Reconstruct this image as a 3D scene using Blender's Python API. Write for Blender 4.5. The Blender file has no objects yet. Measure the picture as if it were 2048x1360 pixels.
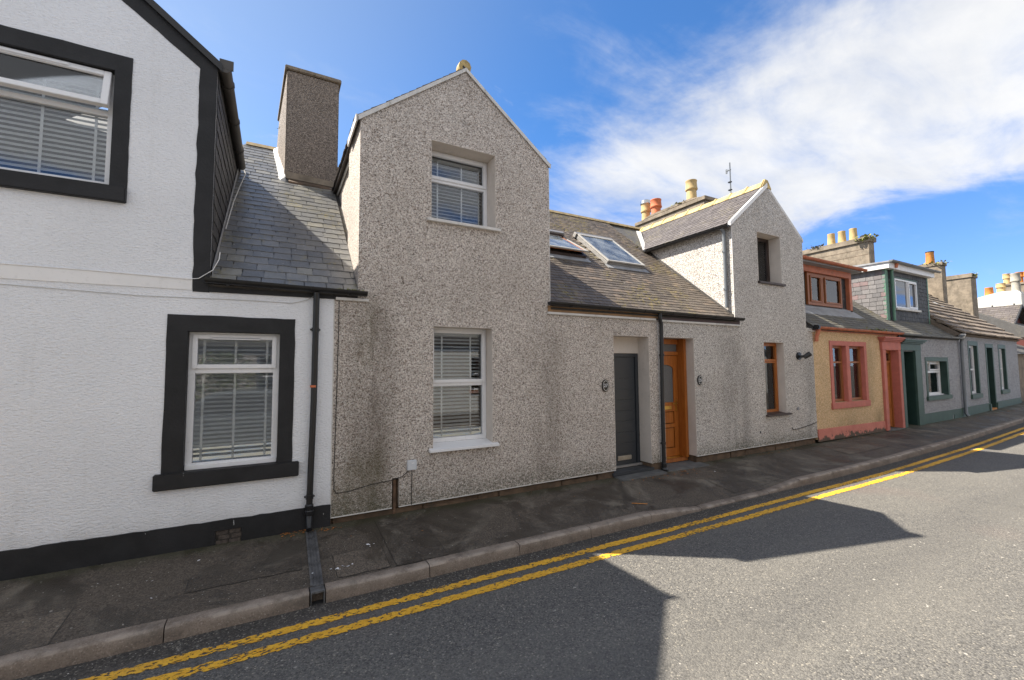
import bpy, bmesh, math, random
from mathutils import Vector, Matrix
from mathutils.geometry import tessellate_polygon
random.seed(11)
R = math.radians
S = bpy.context.scene
COL = S.collection

# ------------------------------------------------------------------ camera
YAW, PITCH, ROLL = R(28.6), R(3.59), R(-.40)
fw = Vector((math.sin(YAW)*math.cos(PITCH), math.cos(YAW)*math.cos(PITCH), math.sin(PITCH)))
rt = Vector((math.cos(YAW), -math.sin(YAW), 0)); up = rt.cross(fw)
rt2 = rt*math.cos(ROLL)+up*math.sin(ROLL); up2 = up*math.cos(ROLL)-rt*math.sin(ROLL)
cam = bpy.data.cameras.new('camera'); cam.lens = 868/2048*36; cam.sensor_width = 36
cam.clip_start = .05; cam.clip_end = 3000
co = bpy.data.objects.new('camera', cam); COL.objects.link(co)
mm = Matrix((rt2, up2, -fw)).transposed().to_4x4(); mm.translation = (0, -5.5, 1.853)
co.matrix_world = mm; S.camera = co

# ------------------------------------------------------------------ light
SUN = Vector((-.67, .52, 1.0)).normalized()          # towards the sun
EL = math.asin(SUN.z)
AZ = math.atan2(SUN.x, SUN.y)                          # from +Y clockwise
W = bpy.data.worlds.new('World'); S.world = W; W.use_nodes = True
SKY_STRENGTH = .094
sun = bpy.data.lights.new('sun', 'SUN'); sun.energy = 5.0; sun.angle = R(.53); sun.color = (1, .93, .82)
so = bpy.data.objects.new('sun', sun); COL.objects.link(so)
so.rotation_euler = SUN.to_track_quat('Z', 'Y').to_euler(); so.location = SUN*60
S.view_settings.view_transform = 'Standard'; S.view_settings.look = 'None'
S.view_settings.gamma = 1; S.view_settings.exposure = 1.3
S.view_settings.use_curve_mapping = False
S.cycles.max_bounces = 8; S.cycles.transparent_max_bounces = 12; S.cycles.use_denoising = True


# ------------------------------------------------------------------ node helper
class G:
    def __init__(s, tree): s.t = tree
    def n(s, typ, props=None, **ins):
        nd = s.t.nodes.new(typ)
        for k, v in (props or {}).items(): setattr(nd, k, v)
        for k, v in ins.items():
            key = int(k[1:]) if k[0] == '_' else k.replace('_', ' ')
            s.set(nd.inputs[key], v)
        return nd
    def set(s, inp, v):
        if isinstance(v, bpy.types.NodeSocket): s.t.links.new(v, inp)
        else:
            if inp.type == 'RGBA' and len(v) == 3: v = (*v, 1)
            inp.default_value = v
    def math(s, op, a, b=0., c=None, clamp=False):
        nd = s.n('ShaderNodeMath', dict(operation=op, use_clamp=clamp), _0=a, _1=b)
        if c is not None: s.set(nd.inputs[2], c)
        return nd.outputs[0]
    def mul(s, a, b): return s.math('MULTIPLY', a, b)
    def add(s, a, b): return s.math('ADD', a, b)
    def sub(s, a, b): return s.math('SUBTRACT', a, b)
    def step(s, x, a, b):
        return s.n('ShaderNodeMapRange', dict(interpolation_type='SMOOTHSTEP'), Value=x, From_Min=a, From_Max=b).outputs[0]
    def ramp(s, f, stops, const=False):
        nd = s.n('ShaderNodeValToRGB', Fac=f); r = nd.color_ramp
        r.interpolation = 'CONSTANT' if const else 'LINEAR'
        while len(r.elements) < len(stops): r.elements.new(.5)
        for e, (p, c) in zip(r.elements, stops): e.position = p; e.color = (*c, 1) if len(c) == 3 else c
        return nd.outputs[0]
    def mix(s, f, a, b, mode='MIX'):
        nd = s.n('ShaderNodeMix', dict(data_type='RGBA', blend_type=mode))
        s.set(nd.inputs[0], f); s.set(nd.inputs[6], a); s.set(nd.inputs[7], b); return nd.outputs[2]
    def co(s, scale=(1, 1, 1), kind='Object', loc=(0, 0, 0)):
        c = s.n('ShaderNodeTexCoord').outputs[kind]
        if scale == (1, 1, 1) and loc == (0, 0, 0): return c
        return s.n('ShaderNodeMapping', Vector=c, Scale=scale, Location=loc).outputs[0]
    def noise(s, v, sc, det=3., ro=.55, dist=0.):
        return s.n('ShaderNodeTexNoise', Vector=v, Scale=sc, Detail=det, Roughness=ro, Distortion=dist).outputs[0]
    def voro(s, v, sc, feat='F1', rnd=1.):
        return s.n('ShaderNodeTexVoronoi', dict(feature=feat), Vector=v, Scale=sc, Randomness=rnd)
    def xyz(s, v): return s.n('ShaderNodeSeparateXYZ', Vector=v).outputs
    def bump(s, h, st=.5, d=.01):
        return s.n('ShaderNodeBump', Height=h, Strength=st, Distance=d).outputs[0]


MATS = {}
def material(name, fn):
    m = bpy.data.materials.new(name); m.use_nodes = True; t = m.node_tree; t.nodes.clear()
    g = G(t); out = g.n('ShaderNodeOutputMaterial'); res = fn(g)
    if isinstance(res, dict):
        b = g.n('ShaderNodeBsdfPrincipled')
        for k, v in res.items(): g.set(b.inputs[k], v)
        res = b.outputs[0]
    g.set(out.inputs[0], res); MATS[name] = m; return m

def simple(name, c, rough=.6, var=.12, nsc=6., bump=0., bsc=80., metal=0., dirt=None, spec=.5):
    def fn(g):
        v = g.co()
        n = g.noise(v, nsc, 5, .65); n2 = g.noise(v, nsc*9, 3, .6)
        col = g.mix(g.step(n, .3, .7), tuple(x*(1-var) for x in c), tuple(min(1, x*(1+var)) for x in c))
        col = g.mix(g.mul(g.step(n2, .55, .75), .25), col, tuple(x*.6 for x in c))
        if dirt:
            col = g.mix(g.mul(g.step(g.noise(g.co((1, 1, .35)), nsc*1.7, 6, .7), .52, .72), dirt[1]), col, dirt[0])
        d = {'Base Color': col, 'Roughness': rough, 'Metallic': metal, 'Specular IOR Level': spec}
        if bump: d['Normal'] = g.bump(g.noise(v, bsc, 4, .6), bump, .006)
        return d
    return material(name, fn)

# ---- walls
def dash(name, stops, sc, streaks, dark=.84, algae=.6):
    """pebble-dash: loose stones pressed into a render coat"""
    def fn(g):
        v = g.co(); p = g.xyz(v)
        wn = g.n('ShaderNodeTexNoise', Vector=v, Scale=55., Detail=2.).outputs[1]
        vv = g.n('ShaderNodeVectorMath', dict(operation='MULTIPLY_ADD'), _0=wn, _1=(.022, .022, .022), _2=v).outputs[0]
        vo = g.voro(vv, sc); cell = g.xyz(vo.outputs[1])[0]
        col = g.ramp(cell, stops)
        spk = g.noise(vv, sc*1.18, 2., .55)
        gap = g.mul(g.math('MAXIMUM', g.step(spk, .562, .60), g.mul(g.step(vo.outputs[0], .52, .72), .4)), dark)
        col = g.mix(gap, col, (.036, .028, .022))
        col = g.mix(g.mul(g.step(g.noise(v, .9, 4, .6), .4, .7), .16), col, (.16, .13, .10))
        st = g.noise(g.co((1.7, 1, .40)), 1.6, 7, .70)
        for (cx, wd, z0, z1, amt, c) in streaks:
            m = g.math('DIVIDE', g.sub(p[0], cx), wd); m = g.math('POWER', 2.718, g.mul(g.mul(m, m), -1.))
            m = g.mul(m, g.step(p[2], z1, z1-.5)); m = g.mul(m, g.step(p[2], z0-.3, z0))
            m = g.mul(m, g.mul(g.step(st, .26, .66), amt)); col = g.mix(m, col, c)
        al = g.mul(g.step(g.add(p[2], g.mul(g.noise(v, 1.7, 5, .7), .55)), .78, .42), algae)
        col = g.mix(g.mul(al, g.step(g.noise(v, 30, 3, .6), .35, .6)), col, (.055, .06, .028))
        h = g.sub(g.noise(v, sc*1.3, 2, .5), vo.outputs[0])
        return {'Base Color': col, 'Roughness': .85, 'Normal': g.bump(h, .8, .012)}
    return material(name, fn)

BR = (.075, .055, .034); GN = (.085, .072, .022)
dash('dash_warm', [(0, (.29, .23, .185)), (.15, (.56, .49, .43)), (.6, (.68, .605, .54)), (1, (.83, .765, .70))], 62,
     [(1.04, .27, .1, 2.85, .70, BR), (1.0, .26, -.2, 1.1, .55, GN), (3.62, .25, .4, 2.7, .38, BR), (.98, .10, 2.0, 2.9, .6, GN), (.72, .16, .0, .8, .5, GN)])
dash('dash_grey', [(0, (.24, .21, .185)), (.15, (.55, .51, .47)), (.6, (.67, .63, .585)), (1, (.82, .785, .74))], 62,
     [(7.95, .30, .2, 2.7, .50, (.10, .09, .08)), (8.40, .16, .2, 2.2, .35, (.10, .09, .08)), (10.75, .2, .3, 2.3, .5, (.10, .09, .08))], algae=.75)
dash('dash_chimney', [(0, (.11, .09, .073)), (.5, (.27, .22, .18)), (1, (.47, .39, .325))], 85, [], .6, 0)
dash('dash_blue', [(0, (.19, .195, .215)), (.5, (.38, .385, .41)), (1, (.56, .56, .585))], 60, [], .6, 0)
dash('dash_ochre', [(0, (.50, .32, .13)), (.5, (.78, .525, .285)), (1, (.90, .67, .43))], 80,
     [(12.3, .5, .3, .85, .5, (.12, .09, .03)), (13.6, .25, 1.0, 2.6, .45, (.16, .12, .05)), (14.0, .2, .3, .9, .5, (.12, .09, .03))], .28, .2)

def harl(g):
    v = g.co(); vs = g.co((.75, 1, 1.5))
    n = g.noise(vs, 42, 3, .55, .4); big = g.noise(v, .8, 4, .6)
    col = g.mix(g.step(big, .3, .7), (.745, .755, .78), (.81, .82, .845))
    col = g.mix(g.mul(g.step(n, .47, .30), .22), col, (.48, .48, .50))
    z = g.xyz(v)[2]
    col = g.mix(g.mul(g.step(g.add(z, g.mul(g.noise(v, 3, 5, .7), .5)), .75, .45), .30), col, (.33, .31, .27))
    col = g.mix(g.mul(g.step(g.noise(g.co((4, 1, .25)), 1.2, 6, .7), .56, .76), .18), col, (.42, .40, .36))
    return {'Base Color': col, 'Roughness': .75, 'Normal': g.bump(n, .9, .014)}
material('harl_white', harl)

def blackpaint(g):
    v = g.co(); n = g.noise(v, 3, 5, .6)
    col = g.mix(g.step(n, .35, .7), (.013, .013, .014), (.022, .022, .024))
    fl = g.mul(g.step(g.noise(g.co((1, 1, .3)), 16, 3, .6), .735, .75), .8)
    col = g.mix(fl, col, (.45, .45, .45))
    return {'Base Color': col, 'Roughness': .6, 'Normal': g.bump(g.noise(v, 45, 3, .6), .4, .008), 'Specular IOR Level': .35}
material('black_paint', blackpaint)

simple('render_cream', (.60, .54, .48), .8, .07, 2.5, .15, 60, dirt=((.30, .25, .19), .35))
simple('white_trim', (.62, .60, .57), .65, .08, 4, .2, 50, dirt=((.20, .18, .13), .5))
simple('pvc', (.76, .76, .77), .32, .02, 2)
simple('white_paint', (.80, .79, .78), .4, .03, 2, dirt=((.45, .42, .38), .25))
simple('blind', (.80, .81, .80), .45, .03, 2)
simple('blind_dark', (.30, .31, .32), .45, .03, 2)
simple('black_plastic', (.012, .012, .013), .32, .1, 4)
simple('grey_plastic', (.16, .175, .19), .4, .1, 4)
simple('gutter_brown', (.055, .05, .045), .5, .2, 5, .1)
simple('anthracite', (.035, .040, .047), .42, .05, 3, .1, 30)
simple('steel', (.55, .54, .52), .3, .1, 20, metal=1)
simple('brass', (.62, .42, .12), .3, .1, 20, metal=1)
simple('lead', (.26, .265, .275), .55, .2, 4, .2, 14)
simple('lead_pale', (.52, .51, .49), .6, .2, 4, .3, 14)
simple('cable', (.50, .49, .46), .5, .05)
simple('cable_dark', (.02, .018, .016), .5, .05)
simple('alu', (.27, .26, .25), .45, .08, 8, metal=.3)
simple('alu_light', (.36, .345, .32), .5, .08, 8)
simple('fascia_wood', (.26, .15, .07), .7, .2, 3, .2, 40, dirt=((.08, .05, .03), .5))
simple('fascia_dark', (.07, .045, .045), .7, .2, 3)
simple('terracotta_paint', (.46, .145, .07), .6, .18, 6, .3, 40, dirt=((.22, .085, .05), .6))
simple('pink_trim', (.50, .155, .115), .7, .1, 5, .3, 40, dirt=((.30, .11, .08), .4))
simple('green_paint', (.050, .092, .072), .55, .12, 4, .15, 30)
simple('green_dark', (.018, .045, .036), .45, .12, 4, .1, 30)
simple('green_pipe', (.10, .21, .145), .5, .12, 4, .1, 30)
simple('ridge_tile', (.50, .375, .17), .85, .3, 7, .7, 40, dirt=((.26, .20, .045), .8))
simple('ridge_old', (.25, .19, .10), .9, .35, 9, .5, 40, dirt=((.30, .22, .03), .7))
simple('pot_cream', (.50, .36, .165), .8, .15, 6, .2, 40, dirt=((.25, .20, .12), .5))
simple('pot_orange', (.50, .205, .045), .75, .18, 6, .2, 40, dirt=((.25, .12, .05), .45))
simple('pot_red', (.55, .15, .06), .75, .15, 6, .2, 40)
simple('pot_grey', (.36, .33, .27), .8, .15, 6, .2, 40)
simple('near_black', (.03, .03, .032), .7)
simple('stone_old', (.215, .175, .13), .9, .3, 4, .7, 22, dirt=((.09, .08, .05), .6))
simple('stone_base', (.105, .068, .042), .9, .3, 6, .8, 24, dirt=((.05, .045, .03), .6))
simple('air_brick_clay', (.075, .06, .05), .9, .3, 30, .5, 60)
simple('whitewash', (.60, .58, .53), .8, .08, 3, .4, 18, dirt=((.42, .38, .32), .4))
simple('redbrown', (.10, .025, .02), .5, .15, 4)
simple('rust_metal', (.105, .105, .107), .55, .35, 9, .4, 30, metal=.2, dirt=((.03, .027, .024), .7))
simple('step_stone', (.10, .10, .098), .8, .25, 5, .5, 30)
simple('slot_wood', (.12, .07, .042), .8, .4, 12, .4, 30)
simple('box_grey', (.60, .62, .65), .45, .04, 4)
simple('moss', (.14, .13, .03), .95, .4, 20, .8, 60)
simple('leaf_litter', (.42, .15, .03), .8, .5, 60)
simple('weed', (.20, .21, .05), .7, .4, 20)
simple('bush', (.10, .13, .025), .7, .5, 8)
simple('trim_brown', (.05, .032, .026), .5, .2, 5)
simple('curtain', (.40, .40, .40), .9, .1, 5)
simple('car_silver', (.48, .51, .53), .25, .03, 2, metal=.6)
simple('tyre', (.015, .015, .016), .8)
simple('red_lens', (.5, .01, .01), .2)
simple('dark_room', (.05, .045, .04), .9)

def pinkbase(g):
    v = g.co(); n = g.noise(v, 5, 6, .7); z = g.xyz(v)[2]
    col = g.mix(g.step(n, .3, .7), (.50, .165, .12), (.60, .22, .165))
    m = g.step(g.add(z, g.mul(g.sub(n, .5), .55)), .19, .165)
    col = g.mix(m, col, g.mix(g.noise(v, 12, 4), (.035, .03, .025), (.17, .11, .07)))
    return {'Base Color': col, 'Roughness': .8, 'Normal': g.bump(g.add(n, g.mul(m, -.4)), .5, .01)}
material('pink_base', pinkbase)

def wood(name, a, b, rough=.4):
    def fn(g):
        w = g.noise(g.co((14, 14, .8)), 3, 6, .7, .6)
        return {'Base Color': g.mix(g.step(w, .3, .7), a, b), 'Roughness': rough, 'Normal': g.bump(w, .1, .004)}
    material(name, fn)
wood('wood_orange', (.30, .085, .012), (.44, .145, .025))
wood('wood_brown', (.24, .078, .024), (.34, .122, .038), .5)
wood('wood_door', (.27, .085, .02), (.38, .13, .03), .5)

def glass(g):
    f = g.n('ShaderNodeFresnel', IOR=1.5).outputs[0]
    f = g.math('MULTIPLY_ADD', f, 1.3, .01, clamp=True)
    tr = g.n('ShaderNodeBsdfTransparent', Color=(.91, .92, .925)).outputs[0]
    gl = g.n('ShaderNodeBsdfGlossy', Color=(.95, .97, 1), Roughness=.015).outputs[0]
    return g.n('ShaderNodeMixShader', _0=f, _1=tr, _2=gl).outputs[0]
material('glass', glass)
def skytone_glass(g):  # pale diffuse mixed in to imitate sky reflected in the roof windows
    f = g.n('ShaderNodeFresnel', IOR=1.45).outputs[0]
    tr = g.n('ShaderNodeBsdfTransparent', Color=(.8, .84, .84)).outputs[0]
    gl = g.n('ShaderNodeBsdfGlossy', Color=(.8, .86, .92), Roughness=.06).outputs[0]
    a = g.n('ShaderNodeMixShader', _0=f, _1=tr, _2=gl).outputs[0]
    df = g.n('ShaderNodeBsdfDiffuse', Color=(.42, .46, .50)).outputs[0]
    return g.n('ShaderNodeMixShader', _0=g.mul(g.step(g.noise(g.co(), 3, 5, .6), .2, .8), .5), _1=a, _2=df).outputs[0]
material('glass_sky_tone', skytone_glass)
def frosted(g):
    v = g.co()
    return {'Base Color': g.mix(g.noise(v, 40, 2), (.10, .105, .11), (.17, .175, .18)), 'Roughness': .25,
            'Normal': g.bump(g.voro(v, 70).outputs[0], .5, .004)}
material('frosted_glass', frosted)

def slate(name, lo, hi, lichen=.4, rough=.5, warm=None, lic=(.27, .23, .07), lsc=5.):
    def fn(g):
        isl = g.n('ShaderNodeNewGeometry').outputs['Random Per Island']
        obr = g.n('ShaderNodeObjectInfo').outputs['Random']
        r = g.math('FRACT', g.add(isl, g.mul(obr, 7.31)))
        pos = g.n('ShaderNodeNewGeometry').outputs['Position']
        n = g.noise(pos, 7, 5, .65); fine = g.noise(pos, 60, 3, .6)
        col = g.mix(r, lo, hi)
        if warm: col = g.mix(g.step(g.math('FRACT', g.mul(r, 5.7)), .78, .95), col, warm)
        col = g.mix(g.mul(g.step(fine, .4, .7), .35), col, tuple(x*1.5 for x in hi))
        col = g.mix(g.mul(g.step(n, .35, .6), .3), col, tuple(x*.6 for x in lo))
        pat = g.mul(g.step(g.noise(pos, lsc*.22, 4, .6), .48, .66), g.step(g.noise(pos, lsc*3, 5, .7), .48, .62))
        col = g.mix(g.mul(pat, lichen), col, lic)
        sp = g.step(g.noise(pos, 26, 2, .5), .70, .735)
        col = g.mix(g.mul(sp, .55), col, (.42, .42, .36))
        return {'Base Color': col, 'Roughness': rough, 'Normal': g.bump(g.add(n, g.mul(fine, .4)), .35, .01)}
    material(name, fn)
slate('slate_blue', (.105, .107, .11), (.18, .178, .172), .65, .36, (.22, .21, .18), (.24, .20, .07), 7.)
slate('slate_brown', (.072, .058, .046), (.150, .122, .098), .85, .6, (.20, .15, .11), (.24, .19, .05))
slate('slate_dormer', (.075, .063, .059), (.135, .117, .11), .25, .6)
slate('slate_hung', (.014, .014, .015), (.050, .048, .048), .35, .6, None, (.26, .25, .23), 9.)
slate('slate_cheek', (.10, .096, .10), (.19, .178, .178), .12, .6, (.18, .11, .11))
slate('slate_far', (.05, .047, .045), (.10, .095, .09), .5, .7)
slate('stone_slab', (.12, .092, .07), (.25, .20, .155), .35, .85, (.28, .22, .165))

def asphalt(g):
    v = g.co(); p = g.xyz(v)
    vo = g.voro(v, 88); cell = g.xyz(vo.outputs[1])[0]
    col = g.ramp(cell, [(0, (.055, .053, .05)), (.30, (.118, .113, .105)), (.75, (.16, .151, .137)), (.95, (.205, .192, .165)), (1, (.34, .305, .25))])
    col = g.mix(g.mul(g.step(vo.outputs[0], .40, .65), .38), col, (.06, .056, .051))
    big = g.noise(g.co((.35, 1, 1)), .7, 6, .62)
    col = g.mix(g.mul(g.step(big, .38, .66), .38), col, (.175, .163, .14))
    wt = g.math('SINE', g.mul(g.add(p[1], g.mul(g.noise(v, .4, 3, .5), .6)), 3.6)); col = g.mix(g.mul(g.step(wt, .1, .95), .22), col, (.075, .072, .068))
    st_ = g.mul(g.step(g.noise(v, 1.3, 6, .7, .8), .60, .70), .30); col = g.mix(st_, col, (.07, .066, .06))
    rd = g.mul(g.step(g.noise(v, .33, 2, .5), .60, .72), .25)
    col = g.mix(rd, col, (.17, .115, .10))
    ch = g.step(g.noise(v, 26, 1, .4), .76, .775)
    col = g.mix(g.mul(ch, .8), col, (.42, .39, .34))
    # tyre-polished track and gritty channel beside the kerb
    y = p[1]
    gr = g.mul(g.step(g.add(y, g.mul(g.noise(v, 2.2, 4, .6), .35)), -1.55, -1.25), .8)
    grit = g.ramp(g.xyz(g.voro(v, 85).outputs[1])[1], [(0, (.02, .018, .016)), (.6, (.05, .043, .036)), (.9, (.10, .09, .075)), (1, (.30, .27, .22))])
    col = g.mix(gr, col, grit)
    return {'Base Color': col, 'Roughness': .8, 'Normal': g.bump(g.sub(g.mul(cell, .5), vo.outputs[0]), .45, .010), 'Specular IOR Level': .3}
material('asphalt', asphalt)

def footway(tone):
    def fn(g):
        v = g.co(); p = g.xyz(v)
        vo = g.voro(v, 90); cell = g.xyz(vo.outputs[1])[0]
        a = tuple(x*tone for x in (.048, .038, .029)); b = tuple(x*tone for x in (.125, .101, .077))
        col = g.mix(cell, a, b)
        n = g.noise(v, 1.5, 6, .66, .6)
        damp = g.step(n, .44, .60)
        pale = g.mul(g.step(g.noise(v, 1.4, 5, .62, .6), .50, .66), .8)
        col = g.mix(pale, col, (.17, .147, .115))
        col = g.mix(g.mul(damp, .78), col, tuple(x*.26 for x in b))
        ms = g.mul(g.step(g.add(p[1], g.mul(g.noise(v, 4, 5, .7), .5)), .02, .25), .6)
        col = g.mix(ms, col, (.045, .046, .02))
        ch = g.step(g.noise(v, 34, 1, .4), .765, .78); col = g.mix(g.mul(ch, .8), col, (.30, .28, .24))
        ro = g.n('ShaderNodeMapRange', Value=damp, To_Min=.85, To_Max=.45).outputs[0]
        return {'Base Color': col, 'Roughness': ro, 'Normal': g.bump(g.add(g.mul(vo.outputs[0], -.6), g.mul(n, .8)), .55, .009)}
    return fn
material('footway', footway(1.)); material('footway_patch', footway(.8)); material('footway_pale', footway(1.35))
simple('tar', (.03, .026, .022), .5, .3, 10)

def kerbmat(g):
    v = g.co(); pos = g.n('ShaderNodeNewGeometry').outputs['Position']; z = g.xyz(v)[2]
    n = g.noise(pos, 2.6, 5, .65); f = g.noise(pos, 90, 2, .6)
    col = g.mix(g.step(n, .3, .7), (.135, .104, .080), (.225, .178, .14))
    col = g.mix(g.mul(g.step(f, .52, .66), .5), col, (.075, .06, .05))
    col = g.mix(g.mul(g.step(f, .40, .30), .5), col, (.40, .34, .28))
    up_ = g.xyz(g.n('ShaderNodeNewGeometry').outputs['Normal'])
    rub = g.mul(g.mul(g.step(up_[2], .25, .6), g.step(up_[1], .05, -.25)), g.step(g.noise(pos, 6, 4, .6), .35, .6))
    col = g.mix(g.mul(rub, .6), col, (.42, .36, .30))
    col = g.mix(g.mul(g.step(g.noise(pos, 3.2, 6, .72), .50, .68), .6), col, (.085, .07, .055))
    return {'Base Color': col, 'Roughness': .85, 'Normal': g.bump(f, .4, .006)}
material('kerb_concrete', kerbmat)

def yellow(g):
    v = g.co(); p = g.xyz(v)
    col = g.mix(g.step(g.noise(v, 14, 5, .65), .3, .7), (.70, .345, .018), (.86, .48, .035))
    col = g.mix(g.mul(g.step(g.noise(v, 70, 3, .6), .54, .68), .55), col, (.20, .125, .04))
    col = g.mix(g.mul(g.step(g.noise(v, .8, 4, .6), .45, .75), .35), col, (.34, .21, .06))
    wear = g.noise(g.co((.55, 1, 1)), 44, 3, .6, .4); wl = g.noise(v, .7, 3, .5)
    uv = g.n('ShaderNodeUVMap').outputs[0]; w = g.xyz(uv)[1]
    edge = g.mul(g.math('ABSOLUTE', g.sub(w, .5)), 2.)
    e4 = g.math('POWER', edge, 5.)
    m = g.add(g.add(wear, g.mul(g.sub(wl, .5), .30)), g.mul(e4, -.17))
    a = g.step(m, .397, .417)
    b = g.n('ShaderNodeBsdfPrincipled', Base_Color=col, Roughness=.7, Normal=g.bump(g.voro(v, 80).outputs[0], .4, .006)).outputs[0]
    return g.n('ShaderNodeMixShader', _0=a, _1=g.n('ShaderNodeBsdfTransparent').outputs[0], _2=b).outputs[0]
material('yellow_paint', yellow)

# ------------------------------------------------------------------ sky with clouds
g = G(W.node_tree); W.node_tree.nodes.clear()
sky = g.n('ShaderNodeTexSky', dict(sky_type='NISHITA', sun_disc=False, sun_elevation=EL, sun_rotation=AZ,
                                  altitude=0, air_density=.85, dust_density=.12, ozone_density=1.6))
d = g.xyz(g.n('ShaderNodeTexCoord').outputs['Generated'])
dz = g.math('MAXIMUM', d[2], 0.)
k = g.math('DIVIDE', 1., g.add(dz, .15))
px, py = g.mul(d[0], k), g.mul(d[1], k)
pv = g.n('ShaderNodeCombineXYZ', X=px, Y=py, Z=0.).outputs[0]
def rotn(ang, sx, sy, sc, det, ro, dist=0., loc=(0, 0, 0)):
    m = g.n('ShaderNodeMapping', Vector=pv, Rotation=(0, 0, R(ang)), Scale=(sx, sy, 1), Location=loc).outputs[0]
    return g.noise(m, sc, det, ro, dist)
wob = g.mul(g.sub(rotn(20, 1, 1, 1.6, 6, .62, .4), .5), 1.15)
fine = rotn(-28, 1.0, 1.9, 2.3, 8, .60, .35)
q = g.add(px, wob)
band = g.mul(g.step(q, .48, 1.30), g.step(q, 2.42, 1.92))
band = g.mul(band, g.step(g.add(py, g.mul(wob, .5)), 1.95, 1.15))
wisp = g.math('MULTIPLY_ADD', g.sub(fine, .5), 1.6, band)
cover = g.step(wisp, .04, 1.20)
spots = g.mul(g.step(rotn(10, 1, 1.5, 2.4, 8, .66, .3, (3.1, 1.7, 0)), .635, .80), .55)
fill_cloud = g.step(rotn(-20, 1, 1.4, 1.3, 7, .6, .3, (5.2, .3, 0)), .33, .50)      # unseen broken cloud behind the camera, added to brighten the shaded fronts
spots = g.math('MAXIMUM', spots, g.mul(fill_cloud, g.step(py, .15, -.25)))
cover = g.math('MAXIMUM', cover, spots)
cover = g.mul(cover, g.step(d[2], .02, .10))
shade = g.step(rotn(-28, 1, 2.0, 1.4, 6, .6, .3, (.4, 0, 0)), .25, .75)
cc = g.mix(shade, (3.45, 3.55, 3.75), (4.7, 4.64, 4.5))
tint = g.mix(g.step(d[2], .02, .50), (.50, .62, 1.00), (.46, .79, 1.08))
sd = g.n('ShaderNodeVectorMath', dict(operation='DOT_PRODUCT'), _0=g.n('ShaderNodeTexCoord').outputs['Generated'], _1=tuple(SUN)).outputs['Value']
tint = g.mix(g.step(sd, .40, .92), tint, (1.15, 1.05, .95))      # haze towards the sun
blue = g.mix(1., sky.outputs[0], tint, 'MULTIPLY')
colr = g.mix(g.mul(cover, .93), blue, cc)
bg = g.n('ShaderNodeBackground', Color=colr, Strength=SKY_STRENGTH)
g.set(g.n('ShaderNodeOutputWorld').inputs[0], bg.outputs[0])


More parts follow.
